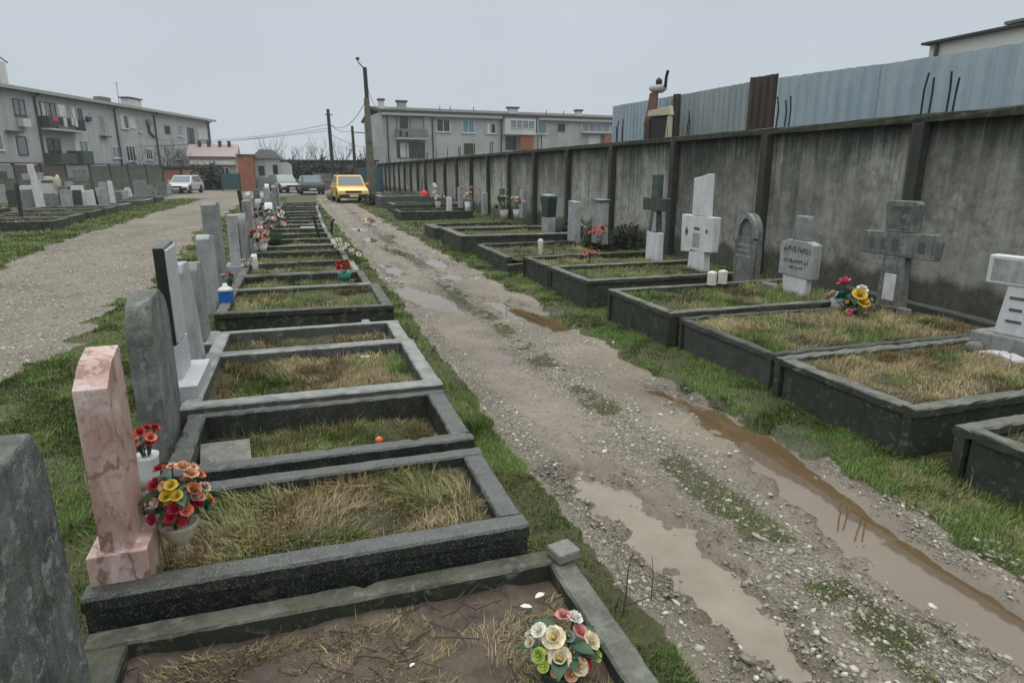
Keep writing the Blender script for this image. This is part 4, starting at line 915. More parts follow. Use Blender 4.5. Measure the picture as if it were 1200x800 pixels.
bouquet('cream and pink rose bouquet on the bare soil in the near kerb corner', (.655, 1.56, .165), [(a * .92, b * .92, c, r * .84, m) for a, b, c, r, m in H], (pot, 'bronze_green'), 11, .11, 7, centre='petal_yellow', fill=(22, .085, .07, .17, ['petal_cream', 'petal_pale_pink', 'leaf_sage', 'ribbon_cream', 'petal_peach']))
H = [(-.05, .08, .24, .055, 'petal_rose'), (-.02, .12, .22, .05, 'petal_pink'), (0, .02, .13, .06, 'petal_teal'), (.0, .12, .12, .06, 'petal_teal'), (-.04, -.06, .17, .055, 'petal_yellow'), (-.03, -.09, .12, .05, 'petal_yellow'), (-.05, -.02, .06, .03, 'petal_white'), (.02, -.02, .2, .045, 'petal_white'), (-.05, .18, .12, .05, 'petal_pale_pink'), (-.05, 0, .08, .045, 'leaf_dark')]
bouquet('pink, green and yellow bouquet on straw grass before the dark grey cross', (5.18, 5.0, .30), H, None, 10, .13, 9, sc_=1.3, fill=(16, .13, .03, .22, ['petal_rose', 'petal_teal', 'petal_yellow', 'petal_white', 'petal_pale_pink']))
def mixfl(label, loc, cols, n, spread, r, seed, vase=None, zl=.12, **k):
    n = int(n * 1.7); q = random.Random(seed); H = [(q.gauss(0, spread), q.gauss(0, spread), zl + abs(q.gauss(0, spread)), r * .62 * q.uniform(.7, 1.2), q.choice(cols)) for _ in range(n)]
    return bouquet(label, loc, H, vase, 8, spread * 1.8, seed, **k)
mixfl('red rose bouquet with blue green wrapping at the foot of the seventh grave', (.46, 8.55, .33), ['petal_red'], 6, .05, .06, 11, ([(.05, 0), (.09, .1), (.085, .1)], 'petal_teal'), .16)
mixfl('white and green flowers hanging over the kerb end beside the path', (.62, 11.3, .3), ['petal_white', 'petal_cream'], 9, .09, .06, 12)
mixfl('second cluster of white flowers over the kerb end, nearer the camera', (.70, 10.2, .33), ['petal_white', 'leaf_sage', 'petal_cream'], 6, .07, .06, 13)
mixfl('bouquet of red and cream flowers, nearest of the big bouquets by the headstones', (-.72, 12.3, .3), ['petal_coral', 'petal_cream', 'petal_red', 'petal_pale_pink'], 16, .13, .08, 14, ([(.06, 0), (.1, .16), (.09, .15)], 'plastic_white'), .22)
mixfl('rose red and white round bouquet behind the red and cream bouquet', (-.55, 13.5, .3), ['petal_rose', 'petal_white', 'petal_white'], 18, .14, .09, 15, ([(.1, 0), (.16, .22), (.14, .22)], 'leaf_dark'), .36)
mixfl('dark green and red bouquet high beside the pale headstone', (-.75, 15.6, .3), ['petal_red', 'petal_teal', 'leaf_dark', 'petal_coral'], 14, .16, .09, 16, ([(.08, 0), (.13, .3), (.12, .3)], 'leaf_sage'), .42)
mixfl('red flowers in front of the white round topped headstone', (-.7, 18.6, .3), ['petal_coral', 'petal_red', 'leaf_dark'], 8, .12, .09, 17)
mixfl('small red flowers standing beside the blue lantern', (-.86, 7.95, .36), ['petal_red', 'petal_coral', 'petal_pale_pink'], 7, .04, .04, 18, None, .16)
mixfl('red flowers before the small white marker stone', (-.80, 9.95, .32), ['petal_red', 'petal_pale_pink'], 6, .05, .045, 19, None, .1)
mixfl('red and white flowers with pale ribbon before the capped slab', (5.75, 12.2, .25), ['petal_coral', 'petal_red', 'petal_white'], 12, .09, .08, 20, ([(.05, 0), (.08, .15), (.07, .15)], 'leaf_sage'), .2)
mixfl('single white ball of flowers beside the narrow pale slab', (5.85, 13.3, .25), ['petal_white'], 6, .04, .06, 21, None, .24)
mixfl('yellow green flowers in a pot by the wall', (6.1, 20.0, .2), ['petal_lime', 'leaf_sage', 'petal_lime', 'leaf_dark'], 12, .14, .10, 22, ([(.1, 0), (.14, .3), (.12, .3)], 'urn_stone'), .4)
mixfl('pink flowers in front of the pale headstone beside the yellow green pot', (6.55, 20.1, .2), ['petal_pink', 'petal_white', 'petal_rose'], 9, .1, .1, 23, ([(.08, 0), (.12, .3), (.1, .3)], 'plastic_white'), .5)
mixfl('pink bouquet in a white vase, in front of the low grey headstone', (5.8, 23.6, .2), ['petal_pink', 'petal_coral', 'petal_white'], 10, .11, .1, 24, ([(.08, 0), (.11, .4), (.1, .4)], 'plastic_white'), .55)
mixfl('white flowers standing by the wall left of the pink bouquet', (5.3, 26.6, .15), ['petal_white'], 9, .12, .1, 25, ([(.08, 0), (.12, .35), (.1, .35)], 'urn_stone'), .45)
mixfl('red artificial flowers stuck in the turf before the green and white cross', (4.15, 9.15, .28), ['petal_coral', 'petal_red'], 7, .05, .05, 26, None, .14)

# plaque, candles, lanterns
t = thing('stone_plaque', 'weathered grey slab lying tilted on the sunken grave', 'plaque', (-.49, 3.52, .20), R(6), None, (R(12), R(2)))
MB().box(0, 0, 0, .25, .23, .045).build('slab', 'block_concrete', t, bevel=.006)
MB().box(0, -.117, -.02, .25, .012, .06).build('broken_edge', 'whitewash', t, bevel=.004)
tag(MB().lathe([(.018, 0), (.022, .01), (.022, .022), (.012, .032), (.002, .035)], 14).build('candle_stub', 'plastic_orange', smooth=True, loc=(.315, 3.47, .215)), 'orange red candle stub lying on the sunken grave', 'candle')
tag(MB().box(0, 0, 0, .075, .035, .028).build('white_tag', 'plaque_white', bevel=.004, loc=(.385, 5.0, .27)), 'small white tag lying in the grass of the pale kerbed grave', 'tag')
t = thing('grave_lantern', 'small black wire lantern standing by the tall dark kerb', 'lantern', (.50, 6.2, .17))
MB().lathe([(.05, 0), (.055, .015), (.045, .03)], 14).build('base', 'iron_black', t); MB().lathe([(.04, .03), (.045, .1), (.038, .15)], 14).build('jar', 'glass_jar', t, smooth=True)
MB().tube([(-.06, 0, .02), (-.065, 0, .14), (-.04, 0, .2), (0, 0, .225), (.04, 0, .2), (.065, 0, .14), (.06, 0, .02)], .007, 6).build('handle', 'iron_black', t)
t = thing('grave_lantern', 'bright blue grave lantern with a white lid, at the foot of the tall pale headstone', 'lantern', (-.80, 7.05, .40))
MB().box(0, 0, 0, .13, .13, .13).build('jar', 'plastic_blue', t, bevel=.012); MB().lathe([(.085, .13), (.06, .155), (.025, .175), (.02, .2)], 16).build('lid', 'plastic_white', t, smooth=True)
CA = 'white candles on the green grassed grave'
for i, (x, y, l) in enumerate([(4.62, 6.62, 'left white candle with a rust streak on the green grassed grave'), (4.80, 6.66, 'right white candle on the green grassed grave, nearer the arched stone')]):
    t = thing('grave_candle', l, 'candle', (x, y, .375), 0, CA); MB().lathe([(.055, 0), (.055, .13), (.05, .14)], 14).build('jar', 'candle_wax', t); MB().lathe([(.057, .14), (.05, .155), (.02, .165)], 14).build('lid', 'plastic_white', t)
t = thing('grave_candle', 'slim white candle on the broken tilted grave', 'candle', (4.0, 10.9, .25)); MB().lathe([(.03, 0), (.05, .2), (.045, .24)], 12).build('jar', 'candle_wax', t); MB().lathe([(.052, .24), (.03, .28)], 12).build('lid', 'plastic_white', t)
t = thing('iron_post', 'thin black iron post leaning over the twelfth grave', 'post', (.33, 15.0, .25), 0, None, (0, R(-12))); MB().tube([(0, 0, 0), (0, 0, .46)], [.028, .024], 8).build('post', 'iron_black', t); MB().box(0, 0, .45, .08, .05, .04).build('cap', 'iron_black', t)
t = thing('iron_post', 'short black iron post with a bent top, beside the path', 'post', (.66, 17.4, .1), 0, None, (0, R(10))); MB().tube([(0, 0, 0), (0, 0, .36), (.05, 0, .42)], [.035, .03, .028], 8).build('post', 'iron_black', t)
tag(MB().box(0, 0, 0, .34, .16, .05).build('white_board', 'plaque_white', bevel=.006, loc=(.1, 17.2, .29)), 'small white board lying on a far grave kerb by the iron posts', 'board')
t = thing('hanging_bag', 'bright red bag hanging on the far concrete wall', 'bag', (5.95, 33.2, .22)); MB().blob((0, 0, .26), .3, 2, 3, (.8, .8, .9), .1).build('bag', 'plastic_red', t, smooth=True); MB().tube([(-.14, 0, .5), (-.1, .0, 1.0), (0, .05, 1.3), (.1, 0, 1.0), (.14, 0, .5)], .025, 6).build('handle', 'twig_brown', t)
# twigs, petals, litter
t = tag(MB().tube([(1.06, 1.93, 0), (1.085, 1.95, .10), (1.10, 1.97, .2), (1.125, 1.98, .27)], [.004, .0035, .0025, .0015], 5).tube([(1.08, 1.945, .06), (1.13, 1.93, .085), (1.2, 1.93, .09)], [.003, .0025, .001], 5).tube([(1.09, 1.955, .13), (1.06, 1.97, .18)], [.002, .001], 4).build('dead_stem', 'twig_brown'), 'dry brown weed stem standing in the path edge beside the nearest kerb', 'twig')
t = tag(MB().tube([(1.24, 2.02, 0), (1.25, 2.03, .1), (1.245, 2.04, .19)], [.003, .002, .001], 5).build('dead_stem', 'twig_brown'), 'thin dry stem to the right of the brown weed stem', 'twig')
for x, y, s, a in [(0.720, 1.920, .024, .3), (0.650, 1.880, .022, 2.6), (.22, 1.72, .011, .5)]:
    mb = MB(); leaf(mb, (-s, 0, 0), (1, .1, .25), s * 2, s * .5, .25); o = mb.build('fallen_petal', 'petal_white', loc=(x, y, .205)); o.rotation_euler = (0, 0, a); tag(o, 'white fallen petal on the bare brown soil', 'petal', 'fallen petals on the soil')
ct = MB(); q = random.Random(3)
for k in range(90):
    x = q.uniform(-.6, .75); y = q.uniform(1.35, 2.0) if k % 3 else q.uniform(1.8, 2.0); a = q.uniform(0, 6.3); L = q.uniform(.06, .16)
    ct.tube([(x, y, .197), (x + math.cos(a) * L * .5, y + math.sin(a) * L * .5, .203 + q.uniform(0, .03)), (x + math.cos(a + .5) * L, y + math.sin(a + .5) * L, .199)], q.uniform(.0012, .0028), 4)
tag(ct.build('dead_leaves', 'twig_brown'), 'tangle of dry stalks strewn over the bare soil', 'stalks', None, 'stuff')
# ------------------------------------------------------------------ boundary wall on the right
WX = 7.25; WY0, WY1 = -6.0, 65.0
t = thing('concrete_wall', 'tall stained concrete boundary wall with pillars and rusty reinforcing bars', 'wall', (WX, 0, 0))
PY = [6.33 + 2.78 * k for k in range(-4, 22)]
mb = MB(); ny = 240
# wall body, front face gently uneven
ys = np.linspace(WY0, WY1, ny); zs = [-.1, .5, 1.0, 1.5, 2.0, 2.26]
vs = []
for y in ys:
    for z in zs: vs.append((float(vnoise(y * .8, z * 1.3, 5)) * .03, y, z))
nz = len(zs)
fs = [(i * nz + k, i * nz + k + 1, (i + 1) * nz + k + 1, (i + 1) * nz + k) for i in range(ny - 1) for k in range(nz - 1)]
b = len(vs)
for y in ys: vs.append((.2, y, 2.26)); vs.append((.2, y, -.1))
fs += [(i * nz + nz - 1, b + 2 * i, b + 2 * i + 2, (i + 1) * nz + nz - 1) for i in range(ny - 1)] + [(b + 2 * i, b + 2 * i + 1, b + 2 * i + 3, b + 2 * i + 2) for i in range(ny - 1)]
mb.add(vs, fs); mb.build('wall_body', 'boundary_concrete', t, smooth=False)
q = random.Random(6)
mb = MB().beam((.07, WY0, 2.355), (.07, WY1, 2.355), .34, .095, .015, 160, .008, 9); mb.build('coping', 'coping_concrete', t)
for i, y in enumerate(PY):
    p = MB().box(-.055, y, -.1, .13, .165, 2.355).build('pillar', 'pillar_concrete', t, bevel=.012)
    nb = [0, 0, 0, 4, 4, 3, 2, 4, 0, 3, 2, 4, 3, 3, 2, 2, 3, 2, 2, 1, 2, 1, 2, 2, 1, 1][i]
    for k in range(nb):
        h = q.uniform(.36, .52); xx = .05 + .05 * (k % 2); yy = y - .30 + .15 * k + q.uniform(-.03, .03)
        MB().tube([(xx, yy, 2.32), (xx + q.uniform(-.01, .01), yy + q.uniform(-.02, .02), 2.35 + h * .6), (xx + q.uniform(-.02, .02), yy + q.uniform(-.05, .03), 2.355 + h)], .0125, 5).build('rebar', 'rebar_steel', p)

# corrugated fence behind it
t = thing('corrugated_fence', 'corrugated metal fence of blue grey and rusty sheets rising behind the concrete wall', 'fence', (8.6, 0, 0))
def corr(y0, y1, z0a, z0b, mat, off=0.0, pitch=.19, name='sheet', lab=None):
    mb = MB(); y = y0; pts = []; k = 0
    while y < y1 - .001:
        for u, d in ((0, 0), (.30, 0), (.42, .035), (.88, .035)):
            yy = y + u * pitch
            if yy < y1: pts.append((yy, d))
        y += pitch
    pts.append((y1, 0)); vs = []
    for yy, d in pts:
        zt = z0a + (z0b - z0a) * (yy - y0) / (y1 - y0) + q.uniform(-.006, .006); vs += [(off - d, yy, .05), (off - d, yy, zt)]
    mb.add(vs, [(2 * i, 2 * i + 2, 2 * i + 3, 2 * i + 1) for i in range(len(pts) - 1)])
    o = mb.build(name, mat, t); md = o.modifiers.new('thick', 'SOLIDIFY'); md.thickness = .004
    if lab: o['label'] = lab
    return o
corr(14.72, 17.62, 3.41, 3.45, 'galvanised_blue'); corr(11.55, 14.0, 3.38, 3.40, 'galvanised_grey', lab='duller grey sheets'); corr(14.0, 14.70, 3.40, 3.41, 'galvanised_grey', -.01)
corr(10.72, 11.53, 3.43, 3.45, 'rust_sheet', -.03, .2, lab='dark brown rusted sheet'); corr(14.02, 14.3, 3.42, 3.43, 'rust_sheet', -.05, .14, lab='narrow rusted strip')
corr(8.44, 10.74, 3.27, 3.36, 'galvanised_blue', 0, .24); corr(5.56, 8.47, 3.20, 3.27, 'galvanised_blue', .02, .27); corr(2.0, 5.58, 3.1, 3.2, 'galvanised_blue', 0, .27)
for y in (2.0, 5.59, 8.48, 11.54, 14.71, 17.6): MB().box(.06, y, 0, .05, .05, 3.2).build('fence_post', 'rust_sheet', t)
# rusty contraption in front of it
t = thing('rusty_hopper', 'rusty brown metal hopper with a cream rimmed dark opening, poking above the concrete wall', 'hopper', (7.95, 13.45, 0))
MB().box(-.08, .12, 1.6, .14, .82, 1.3).build('box', 'rust_sheet', t, bevel=.01)
MB().box(-.155, .12, 1.7, .008, .78, 1.22).build('opening', 'iron_black', t)
MB().prism([(-.42, 2.86), (.62, 2.90), (.56, 3.02), (-.36, 3.05)], 'yz', -.22, -.13).build('rim', 'ribbon_cream', t, bevel=.01)
MB().prism([(-.40, 2.3), (-.34, 2.3), (-.30, 2.86), (-.38, 2.86)], 'yz', -.2, -.14).build('leg', 'ribbon_cream', t)
MB().prism([(-.26, 2.3), (-.2, 2.3), (-.27, 2.86), (-.31, 2.86)], 'yz', -.2, -.14).build('leg', 'ribbon_cream', t)
MB().prism([(.95, 2.72), (.45, 2.9), (.42, 3.42), (.72, 3.42), (.8, 3.05)], 'yz', -.12, -.06).build('side_sheet', 'rust_red', t)
MB().prism([(.62, 2.2), (.86, 2.2), (.86, 2.78), (.62, 2.86)], 'yz', -.14, -.08).build('side_board', 'rust_sheet', t)
MB().lathe([(.12, 3.42), (.20, 3.48), (.21, 3.57), (.16, 3.57)], 16, (0, .56, 0)).build('basin', 'plaque_white', t, smooth=True)
MB().blob((0, .54, 3.64), .08, 4, 2, (1, .9, 1.2), .1).build('cap', 'iron_black', t, smooth=True); MB().tube([(.02, .28, 3.5), (0, .22, 3.72), (0, .16, 3.84)], .035, 6).build('pipe', 'iron_black', t)
# white building further right
t = thing('flat_roofed_building', 'white flat roofed building rising behind the corrugated fence at the right edge', 'building', (16, 0, 0))
MB().box(5, 4.2, 0, 10, 20.0, 4.88).build('wall', 'facade_white', t); MB().prism([(-5.9, 4.88), (14.35, 4.88), (14.35, 4.94), (-5.9, 4.94)], 'yz', -.15, 10.1).build('roof', 'roof_dark', t)
MB().box(5.6, 2.9, 4.94, 9.2, 19.4, .19).build('parapet', 'facade_white', t); MB().box(5.5, 2.95, 5.13, 9.7, 19.7, .07).build('roof', 'roof_sheet', t); MB().tube([(-.06, 13.95, 0), (-.06, 13.95, 4.86)], .05, 6).build('downpipe', 'pipe_dark', t)

# ------------------------------------------------------------------ apartment blocks
def facade(t, axis_len, depth, h, roofz, wallm):
    """local frame: x along the facade, -y outwards"""
    MB().box(axis_len / 2, depth / 2, 0, axis_len, depth, h).build('wall', wallm, t)
def window(t, x0, x1, z0, z1, glass='window_dark', frame='frame_white', sill=True, mull=1, y=0.0, name='window', bright=None):
    fw = min(.07, (x1 - x0) * .12); mb = MB()
    mb.box((x0 + x1) / 2, y - .03, z0, x1 - x0, .09, fw); mb.box((x0 + x1) / 2, y - .03, z1 - fw, x1 - x0, .09, fw)
    for k in range(mull + 2):
        xx = x0 + fw / 2 + (x1 - x0 - fw) * k / (mull + 1); mb.box(xx, y - .028, z0 + fw + .001, fw, .085, z1 - z0 - 2 * fw - .002)
    o = mb.build(name, frame, t); MB().box((x0 + x1) / 2, y - .004, z0 + .01, x1 - x0 - .02, .03, z1 - z0 - .02).build('pane', glass, o)
    if bright:
        MB().box(x0 + (x1 - x0) * .27, y - .024, z0 + fw + .02, (x1 - x0) * .3, .012, z1 - z0 - 2 * fw - .04).build('curtain', bright, o)
    if sill: MB().box((x0 + x1) / 2, y - .09, z0 - .075, x1 - x0 + .16, .17, .07).build('sill', frame, o)
    return o
def balcony(t, x0, x1, z0, z1, mat, depth=1.0, clothes=(), slabm='balcony_white', rails=False):
    s_ = MB().box((x0 + x1) / 2, -depth / 2, z0 - .16, x1 - x0, depth, .16).build('balcony', slabm, t)
    mb = MB()
    if rails:
        mb.tube([(x0, -depth + .03, z1), (x1, -depth + .03, z1)], .03, 5)
        n = int((x1 - x0) / .14)
        for k in range(n + 1): mb.box(x0 + (x1 - x0) * k / n, -depth + .03, z0, .025, .025, z1 - z0)
    else: mb.box((x0 + x1) / 2, -depth + .03, z0 + .001, x1 - x0, .05, z1 - z0)
    mb.box(x0 + .025, -depth / 2, z0 + .001, .05, depth - .12, z1 - z0); mb.box(x1 - .025, -depth / 2, z0 + .001, .05, depth - .12, z1 - z0)
    mb.build('railing', mat, s_)
    for (cx, w, zt, hh, m) in clothes: MB().box(cx, -depth - .04, zt - hh, w, .04, hh).build('laundry', m, s_)
    return s_
U = (math.sin(YAW), math.cos(YAW)); RT = (U[1], -U[0])
ang = math.atan2(U[1], U[0])
# left block: x = distance along, facade faces the graveyard, so mirror local y
t = thing('apartment_building', 'long grey apartment block behind the graves on the left, with laundry on a balcony', 'building', (-43 * RT[0], -43 * RT[1], 0), ang)
facade(t, 1, 1, 1, 1, 'facade_grey') if False else None
MB().box(66.75, 5.5, 0, 60.5, 11, 8.5).build('wall', 'facade_grey', t)
# roof and eaves
r_ = MB().prism([(-.75, 8.45), (5.5, 9.55), (11.7, 8.45), (11.7, 8.6), (5.5, 9.75), (-.75, 8.66)], 'yz', 36.2, 97.6).build('roof', 'roof_sheet', t)
MB().box(66.9, -.70, 8.40, 61.4, .12, .24).build('gutter', 'eave_board', r_)
MB().box(60.9, 2.0, 8.9, .9, .9, 2.0).build('chimney', 'facade_white', r_); MB().box(82.2, 2.5, 8.9, 2.6, 1.0, 1.0).build('chimney', 'facade_white', r_); MB().box(82.2, 2.5, 9.95, 3.0, 1.3, .12).build('chimney_cap', 'roof_dark', r_)
MB().box(74.3, 1.2, 8.8, 1.8, .8, .55).build('roof_vent', 'roof_sheet', r_)
MB().tube([(78.8, 2, 9), (78.8, 2, 11.4)], .03, 4).tube([(78.4, 2, 11.3), (79.2, 2, 11.3)], .02, 4).build('aerial', 'pipe_dark', r_)
MB().tube([(60.0, 1.5, 8.9), (60.0, 1.5, 11.0), (60.4, 1.5, 11.6)], .07, 5).tube([(59.7, 1.5, 11.0), (60.0, 1.5, 11.5), (61.6, 1.5, 10.9)], .06, 4).build('flue', 'pipe_dark', r_)
for x in (61.88, 74.0, 82.0, 96.3): MB().tube([(x, -.1, 0), (x, -.1, 8.1), (x, -.65, 8.4)], .10, 6).build('downpipe', 'pipe_dark', t)
window(t, 59.2, 60.6, 6.35, 7.7, 'window_curtain', 'frame_dark'); window(t, 62.5, 64.6, 5.6, 7.8, 'window_curtain', 'frame_dark', False, 2, bright='cloth_white'); window(t, 66.7, 68.6, 6.35, 7.75, 'window_dark', bright='frame_white')
window(t, 70.9, 72.0, 5.4, 7.3, 'window_curtain', 'facade_white', False, 0); window(t, 75.0, 76.4, 6.2, 7.65, 'window_dark', bright='frame_white'); window(t, 76.6, 78.0, 6.3, 7.6, 'facade_white', 'facade_white', False, 0)
window(t, 78.3, 79.0, 6.0, 7.5, 'window_curtain'); window(t, 84.3, 85.5, 6.1, 7.1, 'iron_black', 'frame_dark', False, 0); window(t, 87.4, 88.6, 6.0, 7.4, 'window_curtain'); window(t, 90.1, 91.8, 5.2, 7.2, 'window_dark', 'frame_dark', False)
window(t, 93.2, 95.8, 5.9, 7.3, 'facade_white', 'frame_white', False, 1); window(t, 55.3, 57.2, 3.35, 4.75, 'window_curtain'); window(t, 66.4, 68.6, 3.2, 4.6, 'window_curtain', bright='frame_white', mull=2)
window(t, 62.6, 64.4, 2.5, 4.6, 'window_dark', 'frame_dark', False); window(t, 58.8, 60.0, 3.0, 4.6, 'window_curtain', 'frame_dark', False, 0); window(t, 72.6, 74.0, 3.0, 4.2, 'window_curtain', mull=1); window(t, 75.2, 77.0, 2.7, 4.4, 'window_dark', mull=2); window(t, 52.0, 53.6, 6.3, 7.7, 'window_curtain'); window(t, 50, 51.5, 3.3, 4.7)
window(t, 79.2, 80.6, 2.9, 4.2, 'window_dark', mull=2); window(t, 86.2, 87.4, 3.1, 4.4, 'window_curtain')
balcony(t, 62.0, 67.0, 5.45, 6.5, 'balcony_dark', 1.1, [(62.7, .8, 6.6, .5, 'cloth_red'), (63.4, .5, 6.45, .7, 'cloth_dark'), (64.0, .4, 6.5, .8, 'cloth_white'), (64.6, .5, 6.4, .7, 'cloth_dark'), (65.1, .35, 6.5, .6, 'cloth_white'), (65.6, .4, 6.5, .75, 'cloth_white'), (66.5, .8, 6.5, .9, 'cloth_dark'), (63.8, .9, 7.6, 1.0, 'cloth_white')], rails=True)
balcony(t, 89.7, 94.8, 4.75, 5.2, 'balcony_dark', 1.2, [(93.2, 1.2, 5.5, .5, 'cloth_dark')])
window(t, 90.2, 93.4, 2.4, 4.55, 'iron_black', 'frame_dark', False, 0)
MB().box(59.8, -.3, 5.4, .9, .5, .7).build('air_conditioner', 'cloth_white', t); MB().box(58.5, -.25, 4.9, 1.7, .4, .10).build('canopy', 'roof_dark', t); MB().box(71.5, -.25, 5.1, 1.3, .5, .12).build('canopy', 'roof_dark', t)
MB().box(69.2, -.15, 6.55, .6, .3, .4).build('air_conditioner', 'pipe_dark', t)
MB().tube([(80.5, -.1, 7.4), (80.5, -.1, 6.1), (81.5, -.1, 5.6)], .16, 6).build('flue', 'pipe_dark', t); MB().lathe([(.3, 0), (.3, .6)], 12, (80.4, -.25, 6.9)).build('satellite_dish', 'balcony_grey', t)
# low extensions in front
MB().box(63.1, -.8, 2.3, 2.2, 1.5, .95).build('shed', 'shutter_teal' if False else 'green_stone', t); MB().box(66.0, -.8, 2.2, 1.6, 1.5, 1.35).build('shed', 'green_stone', t)
# right block
D = R(84)
t = thing('apartment_building', 'grey apartment block with white framed windows, right of the tall concrete pole', 'building', (9.48, 79, 0), math.pi / 2 - D)
MB().box(23, 5, 0, 46, 10, 8.2).build('wall', 'facade_grey', t)
r_ = MB().prism([(-.5, 8.12), (5, 8.95), (10.6, 7.6), (10.6, 7.8), (5, 9.2), (-.5, 8.42)], 'yz', -.25, 46.3).build('roof', 'roof_dark', t)
MB().box(23, -.3, 7.82, 46.2, .5, .28).build('cornice', 'eave_board', r_)
for (x, w_, z1, m) in ((.3, .6, 9.5, 'facade_white'), (2.7, 1.0, 9.4, 'eave_board'), (16.9, 1.2, 9.2, 'facade_white'), (26.3, .8, 9.2, 'facade_white')):
    MB().box(x, 1.2, 8.2, w_, .6, z1 - 8.2).build('chimney', m, r_); MB().box(x, 1.2, z1, w_ * 1.3, .8, .2).build('chimney_cap', 'roof_dark', r_)
for x in (7.3, 8.6, 11.6, 21.5, 24.0): MB().tube([(x, 1, 8.3), (x, 1, 9.2)], .05, 4).build('aerial', 'pipe_dark', r_)
window(t, 6.5, 8.2, 6.15, 7.65, mull=1); window(t, 9.75, 11.3, 6.1, 7.6, 'shutter_teal', mull=1); window(t, 12.8, 14.1, 6.1, 7.3, 'window_dark', bright='frame_white'); window(t, 19.8, 21.1, 6.2, 7.6, 'shutter_teal', mull=0); window(t, 22.7, 23.7, 6.7, 7.5, 'iron_black', 'frame_dark', True, 0)
window(t, 1.7, 5.0, 5.5, 7.8, 'facade_pink', 'frame_dark', False, 1, bright='window_dark'); balcony(t, 1.5, 5.15, 5.35, 6.35, 'balcony_grey', 1.0, [(1.9, .3, 6.2, .7, 'cloth_dark'), (2.6, .3, 6.0, .5, 'cloth_dark')])
window(t, 1.6, 5.0, 3.1, 4.95, 'window_dark', 'frame_dark', False, 2, bright='cloth_white'); window(t, 9.9, 11.1, 3.6, 4.9, 'leaf_dark', 'frame_dark', False, 0)
mb = MB().box(17.2, -.5, 6.0, 4.4, 1.0, 2.0); mb.build('loggia', 'facade_white', t); window(t, 15.6, 18.9, 6.7, 7.7, 'window_curtain', 'frame_white', False, 3, y=-1.02); MB().box(19.2, -1.02, 6.2, .15, .1, 1.8).build('post', 'iron_black', t); MB().box(17.2, -.5, 8.0, 4.8, 1.3, .12).build('canopy', 'roof_dark', t)
MB().box(18.0, -.6, 4.3, 1.8, .3, 1.5).build('awning', 'cloth_orange', t); window(t, 15.4, 16.9, 4.2, 5.8, 'leaf_dark', 'frame_dark', False, 0)
MB().box(28.4, -.4, 6.4, 4.5, .8, .12).build('canopy', 'balcony_white', t); window(t, 26.2, 30.4, 6.6, 7.7, 'window_curtain', 'frame_white', False, 3); MB().box(30.2, -.5, 5.0, 1.8, .3, 1.35).build('brick_panel', 'brick_orange', t); window(t, 27.2, 29.0, 5.0, 6.2, 'frame_white', 'frame_white', False, 0)
for x in (.6, 6.0, 14.8): MB().tube([(x, -.1, 0), (x, -.1, 8.0)], .08, 5).build('downpipe', 'pipe_dark', t)
MB().box(31.5, -.05, 2, .2, .1, 6).build('pilaster', 'facade_white', t)

# ------------------------------------------------------------------ left boundary: panel wall and garages
t = thing('panel_wall', 'low wall of olive and brown concrete panels between posts, below the left apartment block', 'wall', (-36.7 * RT[0], -36.7 * RT[1], 0), ang)
ps = [40.4, 43.4, 46.4, 49.39, 52.2, 55.06, 58.17, 61.14, 63.99, 67.12, 70.23]
pm = ['panel_olive', 'panel_pale', 'panel_pale', 'panel_brown', 'panel_brown', 'panel_pale', 'panel_olive', 'panel_olive', 'panel_olive', 'panel_olive']
for i in range(len(ps) - 1):
    MB().box((ps[i] + ps[i + 1]) / 2, 0, 0, ps[i + 1] - ps[i] - .2, .1, 2.1).build('panel', pm[i], t)
    if i < 9: MB().box((ps[i] + ps[i + 1]) / 2, -.08, 0, ps[i + 1] - ps[i] - .22, .05, 1.15).build('lower_panel', 'panel_olive', t)
for x in ps: MB().box(x, -.02, 0, .18, .2, 2.2).build('post', 'kerb_dark', t)
MB().box(55.2, -.01, 2.205, 30.2, .3, .09).build('coping', 'roof_dark', t)
window(t, 56.0, 57.6, .9, 1.8, 'window_curtain', 'panel_pale', False, 3, y=-.06); MB().box(47.7, -.07, .95, 1.7, .04, .7).build('poster', 'green_stone', t)
for x0, x1, m, lb in ((70.4, 74.3, 'door_red', 'low garage with a faded red door at the end of the panel wall'), (74.5, 79.4, 'door_tan', 'low garage with a tan door between the red and grey ones'), (79.6, 84.6, 'door_grey', 'low garage with a pale grey door beside the teal gate')):
    g = thing('garage', lb, 'garage', (-36.7 * RT[0] + U[0] * x0, -36.7 * RT[1] + U[1] * x0, 0), ang, 'garages at the end of the panel wall'); L = x1 - x0
    MB().box(L / 2, 2.6, 0, L, 5, 2.0).build('wall', 'panel_brown', g); MB().box(L / 2, 2.5, 2.0, L + .1, 5.4, .18).build('roof', 'roof_dark', g); MB().box(L / 2, .07, .05, L - .6, .06, 1.75).build('door', m, g, bevel=.01)
t = thing('metal_gate', 'dark teal metal gate between the grey garage and the orange brick block', 'gate', (-6.3, 62, 0), 0)
MB().box(.68, 0, .1, 1.36, .06, 1.35).build('gate_leaf', 'door_teal', t)
for k in range(7): MB().box(.1 + k * .19, -.045, .12, .04, .03, 1.3).build('bar', 'door_teal', t)
for x in (-.04, 1.4): MB().box(x, 0, 0, .1, .1, 1.6).build('gate_post', 'pipe_dark', t)
t = thing('brick_block', 'windowless orange brick block beside the teal gate', 'building', (-4.3, 62.8, 0)); MB().box(0, 0, 0, 1.3, 1.6, 2.95).build('wall', 'brick_orange', t); MB().box(0, 0, 2.95, 1.5, 1.8, .1).build('roof', 'roof_dark', t)
t = thing('small_house', 'small grey house with a dark hipped roof, right of the orange brick block', 'house', (-2.6, 64.4, 0)); MB().box(0, 0, 0, 2.1, 3, 2.75).build('wall', 'facade_grey', t)
